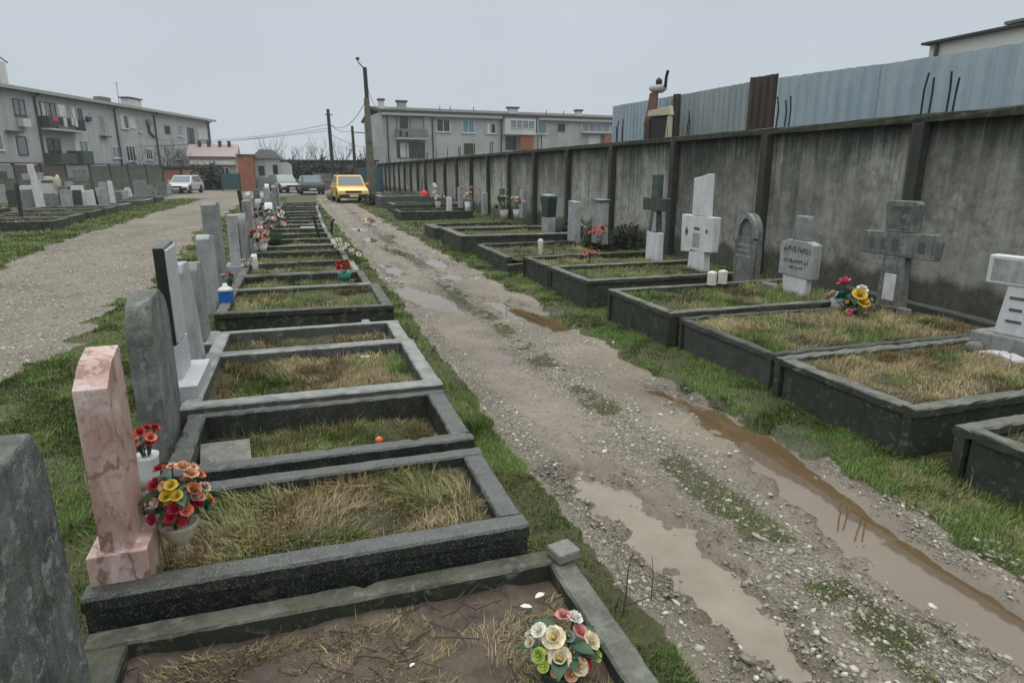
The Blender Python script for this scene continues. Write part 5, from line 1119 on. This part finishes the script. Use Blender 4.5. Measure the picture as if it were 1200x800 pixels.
MB().add([(-1.3, -1.8, 2.75), (1.3, -1.8, 2.75), (1.3, 1.8, 2.75), (-1.3, 1.8, 2.75), (-.6, -.2, 3.55), (.5, -.2, 3.5), (.5, .4, 3.5), (-.6, .4, 3.55)], [(0, 1, 5, 4), (1, 2, 6, 5), (2, 3, 7, 6), (3, 0, 4, 7), (4, 5, 6, 7), (3, 2, 1, 0)]).build('roof', 'roof_dark', t)
window(t, -.75, -.25, 1.3, 2.1, 'window_dark', 'frame_dark', False, 0, y=-1.5); window(t, .45, .85, 1.2, 2.2, 'iron_black', 'frame_dark', False, 0, y=-1.5); MB().box(-.3, -1.6, 0, 1.3, .2, 1.1).build('porch', 'door_grey', t)
t = thing('arched_gateway', 'white rounded arch wall beside the small grey house', 'arch', (-1.15, 63.2, 0)); MB().prism([(-.6, 0), (.6, 0), (.6, 2.1)] + [(.6 * math.cos(a), 2.1 + .35 * math.sin(a)) for a in np.linspace(.2, math.pi - .2, 9)] + [(-.6, 2.1)], 'xz', -.15, .15).build('wall', 'arch_white', t); MB().box(-.2, -.165, .05, .5, .02, .75).build('door', 'pipe_dark', t)
t = thing('long_shed', 'long dark roofed shed behind the parked cars', 'building', (2.2, 70, 0)); MB().box(0, 0, 0, 10.5, 4, 2.55).build('wall', 'timber_grey', t); MB().box(0, 0, 2.55, 11, 4.6, .16).build('roof', 'roof_dark', t)
for k in range(4): window(t, -4.4 + k * 2.4, -3.0 + k * 2.4, 1.0, 2.0, 'window_dark', 'frame_dark', False, 1, y=-2.0)
t = thing('timber_fence', 'grey plank fence panel left of the yellow car', 'fence', (2.1, 58, 0)); 
for k in range(4): MB().box(0, 0, .08 + k * .36, 1.85, .05, .33).build('plank', 'timber_grey', t)
for x in (-.95, .95): MB().box(x, .05, 0, .1, .1, 1.6).build('post', 'timber_grey', t)
t = thing('timber_fence', 'dark green board fence between the yellow car and the concrete pole', 'fence', (4.9, 50, 0)); MB().box(0, 0, 0, 2.0, .06, 1.9).build('board', 'door_teal', t)
for x in (-.9, 0, .9): MB().box(x, -.06, 0, .1, .06, 2.0).build('post', 'pipe_dark', t)
t = thing('row_house', 'pinkish low house with chimney pots, beyond the end of the left apartment block', 'house', (-10.2, 92, 0)); MB().box(0, 3, 0, 5.5, 6, 3.4).build('wall', 'facade_pink', t); r_ = MB().prism([(-.4, 3.4), (3, 5.0), (6.4, 3.4)], 'yz', -2.95, 2.95).build('roof', 'facade_pink', t)
for x in (-1.6, -.5, .8, 1.9): MB().box(x, 2.4, 4.4, .4, .4, 1.0).build('chimney', 'roof_dark', r_)
MB().box(0, -.2, 2.4, 5.2, .4, .5).build('canopy', 'facade_white', t); window(t, -1.8, -.8, 1.0, 2.1); window(t, .8, 1.8, 1.0, 2.1)

# ------------------------------------------------------------------ graves across the gravel road on the left
LS = 'headstones across the gravel road'
lf = [(37, 250, .58, .75, 'mid_grey', 'broad pale headstone with a brown stain, left of the tall white cross', 0), (63, 249, .5, .6, 'mid_grey', 'pale rectangular headstone right of the tall white cross', 0), (80, 249, .42, .72, 'pale_grey', 'leaning pale headstone between dark stones across the gravel road', 0), (92, 248, .4, .7, 'kerb_dark', 'black headstone in the middle of the stones across the gravel road', 0),
      (70, 248, .3, .55, 'kerb_dark', 'small dark headstone wedged between two pale ones', 0), (106, 247, .52, .66, 'whitewash', 'whitest broad headstone across the gravel road', 0), (117, 246, .3, .75, 'black_granite', 'tall black headstone right of the whitest broad one', 0), (124, 246, .42, .75, 'pale_grey', 'slanting pale headstone right of the tall black one', 0), (134, 244, .22, 1.0, 'whitewash', 'thin leaning white headstone above the kerb bend', 1),
      (147, 239, .4, .5, 'pale_grey', 'low pale headstone at the end of the first stone cluster', 0), (140, 241, .35, .5, 'old_grey', 'dark low headstone behind the thin leaning white one', 0), (165, 237, .75, .95, 'mid_grey', 'large pale headstone nearest the garages', 0), (176, 231, .6, .6, 'mid_grey', 'grey headstone right of the large pale one by the garages', 2), (190, 231, 1.0, .75, 'old_grey', 'wide low pale headstone before the red garage', 0), (100, 238, .5, .8, 'old_grey', 'dark headstone in the second row before the panel wall', 2), (20, 246, .5, .7, 'kerb_dark', 'dark headstone left of the stained pale one', 2)]
F_ = 760.0
def gpt(px, py, z=0.0):
    a = (px - 600) / F_; b = (400 - py) / F_
    fw = math.cos(PITCH) + math.sin(PITCH) * b; up = -math.sin(PITCH) + math.cos(PITCH) * b
    x = fw * math.sin(YAW) + a * math.cos(YAW); y = fw * math.cos(YAW) - a * math.sin(YAW); k = (z - CAM_H) / up
    return x * k, y * k
extra_px = [(5, 240), (14, 236), (28, 238), (34, 233), (76, 240), (86, 236), (95, 241), (112, 237), (121, 233), (152, 233), (158, 230), (170, 226), (30, 229), (84, 231), (133, 230), (205, 226), (198, 229)]
words_ = ['leftmost small stone at the panel wall', 'pale stump like stone by the left edge', 'small stone just behind the stained broad one', 'mossy stone in the rear row near the tall cross', 'small stone behind the leaning pale one', 'rear stone right of the white monument', 'weathered stone above the black one', 'stone in front of the wall lattice window', 'low stone under the third wall panel', 'small stone beyond the kerb bend', 'tilted stone at the edge of the rear row', 'stone beside the large pale one by the garages', 'rearmost stone near the wall poster', 'small pale stone below the wall lattice window', 'rearmost stone under the olive panels', 'stone next to the white parked car', 'last pale stone before the garages']
for k_, ((px_, py_), lb_) in enumerate(zip(extra_px, words_)):
    qq = random.Random(k_ * 3 + 1); lf.append((px_, py_, qq.uniform(.35, .65), qq.uniform(.45, .85), qq.choice(['pale_grey', 'mid_grey', 'old_grey', 'kerb_dark', 'whitewash', 'old_grey']), lb_ + ' across the gravel road', qq.choice((0, 2, 0, 1))))
for px, py, w_, h, m, lb, k in lf:
    h *= 1.12; w_ = min(w_, .62); x, y = gpt(px, py); o = rect(-w_ / 2, w_ / 2, 0, h) if k == 0 else ([(-w_ / 2, 0), (w_ / 2, 0), (w_ * .2, h), (-w_ * .6, h)] if k == 1 else arch(-w_ / 2, w_ / 2, 0, h, w_ * .3, 8))
    headstone(lb, x, y, .14, o, m, base=(.3, w_ * 1.2, .12), bmat='mid_grey', z=0, group=LS, bev=.015, rz=R(-62) if k != 2 else R(-75), tilt=(R(random.Random(px).uniform(-5, 5)), 0))
x, y = gpt(50, 250)
t = thing('stone_cross', 'tall thin white stone cross leaning across the gravel road', 'cross', (x, y, 0), R(-62), LS, (R(4), 0)); MB().prism([(-.17, 0), (.17, 0), (.10, 1.95), (-.10, 1.95)], 'yz', -.1, .1).build('shaft', 'whitewash', t, bevel=.015); MB().prism(rect(-.36, .36, 1.35, 1.6), 'yz', -.09, .09).build('crossbar', 'pale_grey', t, bevel=.015)
x, y = gpt(58, 232)
t = thing('grave_monument', 'white grave monument with a cream figure, behind the tall thin white cross', 'monument', (x, y, 0), R(-65), LS); MB().prism([(-.7, 0), (.7, 0), (.7, 1.2), (.2, 1.35), (-.7, 1.3)], 'yz', -.12, .12).build('slab', 'plaque_white', t, bevel=.03); MB().blob((.3, .55, .95), .34, 5, 2, (.6, .6, 1.4), .2).build('figure', 'ribbon_cream', t, smooth=True); MB().box(.14, 0, .95, .02, .6, .16).build('lettering', 'rust_red', t)
LGm = 'graves across the gravel road'
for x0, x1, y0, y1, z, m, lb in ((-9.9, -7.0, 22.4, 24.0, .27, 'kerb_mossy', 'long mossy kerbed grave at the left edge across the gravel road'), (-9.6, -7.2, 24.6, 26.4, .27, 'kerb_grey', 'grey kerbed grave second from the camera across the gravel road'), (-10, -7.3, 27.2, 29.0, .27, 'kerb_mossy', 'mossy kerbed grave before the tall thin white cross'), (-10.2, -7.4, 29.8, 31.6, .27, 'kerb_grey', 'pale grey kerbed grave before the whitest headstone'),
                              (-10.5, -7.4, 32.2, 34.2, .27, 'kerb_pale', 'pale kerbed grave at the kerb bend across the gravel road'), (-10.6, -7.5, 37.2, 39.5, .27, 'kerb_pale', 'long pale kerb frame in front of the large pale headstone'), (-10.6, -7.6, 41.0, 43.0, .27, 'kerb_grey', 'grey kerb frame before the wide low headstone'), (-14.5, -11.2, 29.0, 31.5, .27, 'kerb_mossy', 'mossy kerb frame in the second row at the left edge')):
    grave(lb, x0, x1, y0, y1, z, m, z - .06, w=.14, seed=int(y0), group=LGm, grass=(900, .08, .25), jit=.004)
x, y = gpt(26, 262); tag(MB().tube([(x, y, 0), (x + .05, y, 1.3)], .07, 6).build('wooden_post', 'pole_wood'), 'dark wooden post rising from the mossy graves at the left edge', 'post')

# ------------------------------------------------------------------ vehicles (front towards local -y)
def car(label, x, y, rz, L, W, H_, paint, cat='car', hood=.95, tail=.35, simple=False):
    t = thing('parked_car', label, cat, (x, y, 0), rz); w = W / 2; f, b = -L / 2, L / 2; wr = .29; fa, ba = f + .68, b - .66; bl = H_ * .60
    def arc(cx): return [(cx + .34 * math.cos(a), .28 + .34 * math.sin(a)) for a in np.linspace(0, math.pi, 9)][::-1]
    out = [(f + .04, .24)] + [(p, max(z_, .24)) for p, z_ in arc(fa)] + [(p, max(z_, .24)) for p, z_ in arc(ba)] + [(b - .04, .24), (b, .5), (b - .02, bl - .1), (b - .12, bl), (f + hood, bl), (f + .35, bl - .10), (f + .06, bl - .22), (f, .48)]
    MB().prism(out, 'yz', -w, w).build('body', paint, t, bevel=.075, seg=3)
    c0, c1, c2, c3 = f + hood - .05, f + hood + .62, b - tail - .25, b - .10; wt = w * .80
    V = [(-w * .96, c0, bl - .02), (w * .96, c0, bl - .02), (w * .96, c3, bl - .02), (-w * .96, c3, bl - .02), (-wt, c1, H_), (wt, c1, H_), (wt, c2, H_), (-wt, c2, H_)]
    MB().add(V, [(3, 2, 1, 0), (4, 5, 6, 7), (0, 1, 5, 4), (1, 2, 6, 5), (2, 3, 7, 6), (3, 0, 4, 7)]).build('cabin', paint, t, bevel=.05, seg=3)
    def pane(i, nm, ia, ib, s0=.10, s1=.90, u0=.10, u1=.88):
        A, B, C_, D_ = [Vector(V[k]) for k in i]; nn = (B - A).cross(D_ - A).normalized() * .012
        def P(s_, u_): return A.lerp(B, s_).lerp(D_.lerp(C_, s_), u_)
        q_ = [P(s0, u0), P(s1, u0), P(s1, u1), P(s0, u1)]; mb = MB(); mb.add([p + nn for p in q_] + [p - nn for p in q_], [(0, 1, 2, 3), (7, 6, 5, 4), (0, 4, 5, 1), (1, 5, 6, 2), (2, 6, 7, 3), (3, 7, 4, 0)]); mb.build(nm, 'car_glass', t)
    pane((0, 1, 5, 4), 'windscreen', 0, 0, .06, .94); pane((2, 3, 7, 6), 'rear_window', 0, 0); pane((1, 2, 6, 5), 'side_window', 0, 0, .12, .5); pane((1, 2, 6, 5), 'side_window', 0, 0, .54, .86); pane((3, 0, 4, 7), 'side_window', 0, 0, .14, .46); pane((3, 0, 4, 7), 'side_window', 0, 0, .5, .88)
    MB().box(0, f + .02, .26, W - .1, .12, .20).build('front_bumper', 'black_plastic', t, bevel=.03); MB().box(0, b - .02, .26, W - .1, .12, .22).build('rear_bumper', 'black_plastic', t, bevel=.03)
    MB().box(0, f - .005, bl - .33, W * .52, .04, .10).build('grille', 'black_plastic', t, bevel=.01); MB().box(0, f - .045, .33, .46, .02, .11).build('number_plate', 'plate_white', t); MB().box(0, b + .045, .34, .46, .02, .11).build('number_plate', 'plate_white', t)
    for s_ in (-1, 1):
        MB().blob((s_ * (w - .2), f + .06, bl - .27), .085, 3, 2, (1.6, .6, .7), .0).build('headlight', 'lamp_clear', t, smooth=True); MB().box(s_ * (w - .12), b - .03, bl - .38, .16, .08, .28).build('tail_light', 'lamp_red', t, bevel=.01)
        MB().box(s_ * (w + .07), c0 + .22, bl + .04, .17, .09, .12).build('wing_mirror', paint if cat == 'car' else 'black_plastic', t, bevel=.03)
        for yy in (fa, ba):
            wv = MB(); n_ = 20
            ring = [(s_ * (w - .17), .0), (s_ * (w - .17), wr), (s_ * (w + .005), wr), (s_ * (w + .015), wr * .66)]
            vs = [];
            for xx, rr_ in ((s_ * (w - .17), wr), (s_ * (w - .0), wr), (s_ * (w + .012), wr * .9), (s_ * (w + .012), wr * .64)):
                for j in range(n_): an = 2 * math.pi * j / n_; vs.append((xx, yy + rr_ * math.cos(an), wr + rr_ * math.sin(an)))
            fs = [(i * n_ + j, i * n_ + (j + 1) % n_, (i + 1) * n_ + (j + 1) % n_, (i + 1) * n_ + j) for i in range(3) for j in range(n_)] + [tuple(range(n_)), tuple(3 * n_ + j for j in range(n_))]
            wv.add(vs, fs); wo = wv.build('wheel', 'tyre_rubber', t); mb = MB()
            mb.tube([(s_ * (w + .008), yy, wr), (s_ * (w + .02), yy, wr)], wr * .6, 14); mb.build('rim', 'rim_steel', wo)
    return t
car('yellow hatchback parked facing the camera at the end of the muddy track', 2.62, 38.6, R(4), 3.5, 1.66, 1.46, 'car_yellow', hood=.78)
car('white parked car at the left end of the gravel road', -8.5, 57.0, R(-12), 3.6, 1.65, 1.35, 'car_white')
car('black parked car beside the white one before the grey garage', -8.4, 66.5, R(-75), 4.2, 1.7, 1.3, 'car_black')
car('silver car parked behind the far end of the middle row', -1.25, 56.5, R(20), 3.9, 1.65, 1.38, 'car_silver')
car('dark green car with its tail to the camera, beyond the middle row', .75, 52.2, R(184), 3.9, 1.66, 1.36, 'car_green')

# ------------------------------------------------------------------ poles and wires
t = thing('utility_pole', 'tall concrete pole with a bent lamp arm beside the yellow car', 'pole', (4.33, 43, 0)); MB().tube([(0, 0, 0), (.0, 0, 3), (-.02, 0, 6.0)], [.26, .22, .17], 10).build('pole', 'pole_concrete', t); MB().tube([(.02, -.02, 5.0), (-.03, 0, 7.75)], [.13, .12], 8).build('mast', 'pole_wood', t)
MB().tube([(-.03, 0, 7.5), (-.15, -.1, 7.75), (-.42, -.2, 8.0), (-.44, -.2, 8.18)], .035, 6).build('lamp_arm', 'lamp_metal', t); MB().blob((-.44, -.2, 8.2), .12, 1, 2, (1, 1, .8), .1).build('lamp_head', 'lamp_metal', t, smooth=True); MB().box(.0, -.2, 3.4, .3, .2, .4).build('meter_box', 'pole_concrete', t)
t = thing('utility_pole', 'dark wooden pole left of the tall concrete one', 'pole', (2.62, 55, 0)); MB().tube([(0, 0, 0), (-.1, 0, 6.3)], [.17, .12], 8).build('pole', 'pole_wood', t); MB().tube([(-.35, 0, 5.9), (.2, 0, 5.9)], .04, 5).build('crossarm', 'pole_wood', t)
t = thing('utility_pole', 'short dark pole with a crossarm between the two taller poles', 'pole', (4.75, 60, 0)); MB().tube([(0, 0, 0), (-.08, 0, 5.4)], [.16, .11], 8).build('pole', 'pole_wood', t); MB().tube([(-.1, 0, 4.9), (.95, 0, 4.85)], .04, 5).build('crossarm', 'pole_wood', t)
WG = 'overhead wires'
def wire(a, b, sag, label, r=.018):
    a, b = Vector(a), Vector(b); pts = [a.lerp(b, k / 14) - Vector((0, 0, 4 * sag * (k / 14) * (1 - k / 14))) for k in range(15)]
    tag(MB().tube(pts, r, 4).build('overhead_wire', 'wire_black'), label, 'wire', WG)
wire((4.28, 43, 5.9), (2.5, 55, 5.3), .9, 'wire sagging from the tall concrete pole down to the dark wooden pole')
wire((4.3, 43, 7.0), (9.5, 79, 8.6), .8, 'wire running from the tall concrete pole to the right apartment block')
wire((2.5, 55, 5.2), (-26, 100, 7.4), 1.6, 'upper long wire from the dark wooden pole towards the left apartment block')
wire((2.5, 55, 4.9), (-24, 98, 4.9), .6, 'lower long wire from the dark wooden pole towards the left apartment block')
wire((2.5, 55, 4.7), (-25, 98, 4.4), .3, 'lowest long wire above the garages')
wire((2.5, 55, 5.3), (4.67, 60, 5.1), .4, 'short wire between the two dark poles')
wire((2.5, 55, 4.5), (9.5, 80, 4.4), .5, 'low wire from the dark wooden pole to the right apartment block')

# ------------------------------------------------------------------ trees and shrubs
TG = 'bare trees and shrubs behind the walls'
def bare_tree(label, x, y, h, seed, spread=.6, z=0, n=5, r0=.09):
    q_ = random.Random(seed); t = thing('bare_tree', label, 'tree', (x, y, z), 0, TG); tr = MB(); br = MB()
    tr.tube([(0, 0, 0), (q_.uniform(-.1, .1), 0, h * .25), (q_.uniform(-.2, .2), .1, h * .5)], [r0, r0 * .8, r0 * .6], 6)
    def grow(p, d, L, r, lv):
        p1 = p + d * L * .5 + Vector((q_.uniform(-.1, .1) * L, q_.uniform(-.1, .1) * L, 0)); p2 = p + d * L
        br.tube([p, p1, p2], [r, r * .8, r * .6], 4)
        if lv > 0:
            for _ in range(q_.choice((2, 3))):
                nd = (d + Vector((q_.uniform(-1, 1), q_.uniform(-1, 1), q_.uniform(-.1, .7))) * spread).normalized(); grow(p + d * L * q_.uniform(.5, 1), nd, L * q_.uniform(.55, .8), r * .6, lv - 1)
    for k in range(n):
        a = 6.28 * k / n + q_.random(); grow(Vector((0, 0, h * q_.uniform(.2, .5))), Vector((math.cos(a) * spread, math.sin(a) * spread, 1)).normalized(), h * .32, r0 * .45, 3)
    tr.build('trunk', 'bark', t); br.build('crown', 'bark', t); return t
def shrub(label, x, y, w_, d_, h, seed, mat='hedge_leaf', n=900, name='shrub', ls=.10):
    q_ = random.Random(seed); t = thing(name, label, name.split('_')[-1], (x, y, 0), 0, TG); mb = MB(); st = MB()
    for k in range(n):
        u = q_.gauss(0, .42); v = q_.gauss(0, .42); ht = (.72 + .28 * math.sin(u * 7 + seed) * math.cos(v * 5 + seed)) * max(.25, 1 - .35 * (u * u + v * v)); p = Vector((u * w_ * .8, v * d_ * .8, h * ht * q_.random() ** .7)); a = q_.uniform(0, 6.3); e = q_.uniform(-.6, 1)
        d = Vector((math.cos(a), math.sin(a), e)).normalized(); s_ = d.orthogonal().normalized() * ls * .45; L = ls * q_.uniform(.6, 1.6)
        mb.add([p - s_, p + s_, p + d * L + s_ * .4, p + d * L - s_ * .4], [(0, 1, 2, 3)])
    for k in range(9): st.tube([(q_.uniform(-.3, .3) * w_, q_.uniform(-.3, .3) * d_, 0), (q_.uniform(-.4, .4) * w_, q_.uniform(-.4, .4) * d_, h * q_.uniform(.6, 1.05))], .025, 4)
    mb.build('foliage', mat, t); st.build('stems', 'bark', t); return t
def lw(d, lat): return lat * RT[0] + U[0] * d, lat * RT[1] + U[1] * d
x, y = lw(76, -39); bare_tree('spreading bare tree before the left apartment block', x, y, 5.0, 3, .8, n=7); x, y = lw(80, -39.5); bare_tree('second bare tree, right of the spreading one by the apartment block', x, y, 4.4, 4, .8, n=6)
x, y = lw(86, -39.5); shrub('brownish shrub below the right end of the left apartment block', x, y, 3.4, 1.6, 3.6, 5, 'shrub_leaf', 900, ls=.2); x, y = lw(92, -39.5); shrub('darker shrub close to the corner of the left apartment block', x, y, 2.6, 1.4, 2.8, 6, 'hedge_leaf', 700, ls=.2); x, y = lw(72, -40); bare_tree('thin bare sapling left of the spreading bare tree', x, y, 4.0, 14, .5, n=5, r0=.06)
for k, (px, hh, ww, lb) in enumerate([(348, 3.0, 2.0, 'dark shrub right of the white arch'), (366, 2.7, 2.2, 'dark shrub behind the plank fence'), (395, 2.9, 2.4, 'dark shrub behind the yellow car'), (378, 3.4, 2.4, 'taller grey green shrub behind the dark wooden pole'), (422, 3.2, 1.8, 'dark shrub left of the tall concrete pole'), (268, 2.6, 2.4, 'dark shrub above the teal gate')]):
    x, y = (px - 355) / 760 * 66 * 1.02, 66.0; shrub(lb, x, y, ww, 1.2, hh, 20 + k, 'hedge_leaf', 800, ls=.22)
x = (413 - 350) / 760 * 64; shrub('narrow dark evergreen at the foot of the short dark pole', x, 61.5, .7, .7, 3.3, 33, 'hedge_leaf', 700, 'evergreen_tree', .18)
for k, (px, hh, lb, yy) in enumerate([(326, 5.6, 'bare tree above the small grey house', 84), (357, 4.6, 'thin bare tree above the long shed, left one', 88), (372, 5.4, 'bushy bare tree above the long shed', 86), (396, 5.2, 'bare tree right of the dark wooden pole', 86), (424, 5.0, 'bare tree beside the tall concrete pole', 84), (340, 4.4, 'low bare tree between the arch and the shed', 88)]):
    bare_tree(lb, (px - 350) / 760 * yy * 1.03, yy, hh, 50 + k, .55, n=8, r0=.08)
tag(MB().blob((0, 0, 0), .32, 8, 2, (1, 1, 1.0), .15).build('boulder', 'mid_grey', smooth=True, loc=(1.75, 41, .3)), 'pale round boulder left of the yellow car', 'boulder')
shrub('heap of brown weeds between the yellow car and the far stone graves', 3.35, 33.8, .5, .4, .6, 71, 'shrub_leaf', 400, ls=.10); shrub('dark weeds at the base of the concrete wall by the capped slab', 6.6, 13.0, 1.2, .5, .6, 72, 'hedge_leaf', 500, ls=.07); shrub('low green plant between the two pale slabs at the wall', 6.2, 13.3, .5, .4, .5, 73, 'shrub_leaf', 300, ls=.06)
shrub('dark weeds behind the inscribed squat headstone', 5.75, 6.35, .35, .3, .35, 74, 'hedge_leaf', 260, ls=.05); shrub('dark weeds in the gap beside the green topped stone', 5.9, 14.3, .5, .4, .6, 75, 'hedge_leaf', 300, ls=.07)

# far land and skyline
for k, (x, y, w_, h) in enumerate([(-30, 170, 60, 4.5), (35, 190, 80, 5.0), (-120, 230, 120, 6)]):
    mb = MB(); n = 40; vs = []
    for i in range(n + 1):
        u = -w_ / 2 + w_ * i / n; zt = h * (.5 + .5 * float(vnoise(i * .6, k * 9.1, 3))); vs += [(u, -4, 0), (u, 0, zt), (u, 6, 0)]
    mb.add(vs, [(3 * i, 3 * i + 3, 3 * i + 4, 3 * i + 1) for i in range(n)] + [(3 * i + 1, 3 * i + 4, 3 * i + 5, 3 * i + 2) for i in range(n)]); tag(mb.build('distant_hill', 'shrub_leaf', loc=(x, y, -.2)), kind='structure')

# ------------------------------------------------------------------ verge grass
G1 = lambda x, y: hverge(x, y)
def drift(x, y): return np.clip(.02 + (fbm(x * 2.2, y * 2.2, 36) - .60) * 2.2, 0, .45)
scatter(-2.9, -0.70, 2.1, 16, 11000, lambda x, y: G1(x, y) * .8, 'green', verge_mask, zg, drift, .0024, 1.0)
scatter(-4.6, -2.9, 0.0, 7, 4500, lambda x, y: G1(x, y) * .9, 'green', verge_mask, zg, drift, .0028, 1.0)
scatter(-2.9, -0.8, 0.0, 2.1, 6000, lambda x, y: G1(x, y) * .9, 'green', verge_mask, zg, drift, .0026, 1.0)
scatter(-3.6, -0.8, 16, 46, 3500, lambda x, y: G1(x, y), 'green', verge_mask, zg, .15, .004, .6)
scatter(0.74, 1.35, .6, 14, 15000, lambda x, y: G1(x, y) * .85 + .006, 'green', verge_mask, zg, drift, .0021, 1.0)
scatter(0.5, 1.3, 14, 36, 4000, lambda x, y: G1(x, y), 'green', verge_mask, zg, .2, .004, .6)
scatter(1.7, 2.3, 1.2, 12, 6000, lambda x, y: .014 + 0 * x, 'green', verge_mask, zg, .3, .0022, 1.2)
scatter(2.62, 3.48, .9, 14, 14000, lambda x, y: G1(x, y) * .85, 'green', verge_mask, zg, drift, .0022, 1.0)
scatter(2.5, 7.2, 14, 40, 3000, lambda x, y: G1(x, y) * 1.1, 'green', verge_mask, zg, .2, .004, .6)
scatter(3.3, 7.2, 1.0, 14, 5500, lambda x, y: G1(x, y) * 1.2, 'green', verge_mask, zg, .2, .0028, .9)
scatter(-7.6, -5.2, 12, 46, 5000, lambda x, y: G1(x, y) * 1.3, 'green', verge_mask, zg, .12, .004, .6)
scatter(-22, -7, 20, 56, 1200, lambda x, y: G1(x, y) * 2.0, 'green', verge_mask, zg, .3, .005, .6)
build_blades('green', 'grass', 'short green grass on the verges and between the graves')
build_blades('dry', 'dry_grass', 'straw coloured dry grass inside the kerbed graves')

# ------------------------------------------------------------------ sky, sun, camera
w = bpy.data.worlds.new('World'); sc.world = w; w.use_nodes = True; nt = w.node_tree; nt.nodes.clear()
SUN_EL, SUN_AZ = R(58), R(200)
sky = nt.nodes.new('ShaderNodeTexSky'); sky.sky_type = 'NISHITA'; sky.sun_disc = False; sky.sun_elevation = SUN_EL; sky.sun_rotation = SUN_AZ; sky.air_density = 1.0; sky.dust_density = 4.0
bg1 = nt.nodes.new('ShaderNodeBackground'); bg1.inputs['Strength'].default_value = .05; nt.links.new(sky.outputs[0], bg1.inputs['Color'])
tc = nt.nodes.new('ShaderNodeTexCoord'); sx = nt.nodes.new('ShaderNodeSeparateXYZ'); nt.links.new(tc.outputs['Generated'], sx.inputs[0])
rp = nt.nodes.new('ShaderNodeValToRGB'); cr = rp.color_ramp
ST = [(0.0, (.495, .55, .585)), (.12, (.48, .53, .575)), (.30, (.475, .52, .57)), (.5, (1.02, 1.06, 1.05)), (1.0, (1.56, 1.60, 1.54))]
while len(cr.elements) < len(ST): cr.elements.new(.5)
for e, (p, c) in zip(cr.elements, ST): e.position = p; e.color = c + (1,)
nt.links.new(sx.outputs['Z'], rp.inputs[0])
nz_ = nt.nodes.new('ShaderNodeTexNoise'); nz_.inputs['Scale'].default_value = 1.6; nz_.inputs['Detail'].default_value = 4; nt.links.new(tc.outputs['Generated'], nz_.inputs['Vector'])
mr = nt.nodes.new('ShaderNodeMapRange'); mr.inputs['From Min'].default_value = .3; mr.inputs['From Max'].default_value = .7; mr.inputs['To Min'].default_value = .93; mr.inputs['To Max'].default_value = 1.07; nt.links.new(nz_.outputs['Fac'], mr.inputs['Value'])
vm = nt.nodes.new('ShaderNodeVectorMath'); vm.operation = 'SCALE'; nt.links.new(rp.outputs[0], vm.inputs[0]); nt.links.new(mr.outputs[0], vm.inputs['Scale'])
bg2 = nt.nodes.new('ShaderNodeBackground'); bg2.inputs['Strength'].default_value = 1.12; nt.links.new(vm.outputs[0], bg2.inputs['Color'])
mx = nt.nodes.new('ShaderNodeMixShader'); mx.inputs[0].default_value = .92; nt.links.new(bg1.outputs[0], mx.inputs[1]); nt.links.new(bg2.outputs[0], mx.inputs[2])
wo = nt.nodes.new('ShaderNodeOutputWorld'); nt.links.new(mx.outputs[0], wo.inputs[0])
sun = bpy.data.lights.new('overcast_sun', 'SUN'); sun.energy = .7; sun.angle = R(35); sun.color = (1, .97, .93); so = bpy.data.objects.new('overcast_sun', sun); col.objects.link(so)
so.rotation_euler = (R(90) - SUN_EL, 0, math.pi - SUN_AZ + math.pi)
cd = bpy.data.cameras.new('camera'); cd.sensor_width = 36; cd.lens = 36 * 760 / 1200; cd.clip_end = 3000; cd.clip_start = .05
co = bpy.data.objects.new('camera', cd); col.objects.link(co); co.location = (0, 0, CAM_H); co.rotation_euler = (R(90) - PITCH, 0, -YAW); sc.camera = co
vs_ = sc.view_settings; vs_.view_transform = 'Standard'; vs_.look = 'None'; vs_.exposure = 0.13; vs_.gamma = 1.0; vs_.use_curve_mapping = False
sc.cycles.use_denoising = True; sc.cycles.max_bounces = 5; sc.cycles.diffuse_bounces = 3; sc.cycles.glossy_bounces = 3; sc.cycles.transmission_bounces = 2; sc.cycles.caustics_reflective = False; sc.cycles.caustics_refractive = False

# ------------------------------------------------------------------ damp winter air
hz_ = NT('damp_air'); pv = hz_.n('VolumePrincipled'); pv.inputs['Color'].default_value = (.86, .9, .93, 1); pv.inputs['Density'].default_value = .0007; pv.inputs['Anisotropy'].default_value = 0.2
hz_.t.links.new(pv.outputs[0], hz_.out.inputs['Volume']); M['damp_air'] = hz_.m
tag(MB().box(0, 430, -1.6, 1900, 1000, 16.0).build('haze', 'damp_air'), 'thin pale damp haze over the whole graveyard', 'haze', None, 'stuff')
sc.cycles.volume_bounces = 0
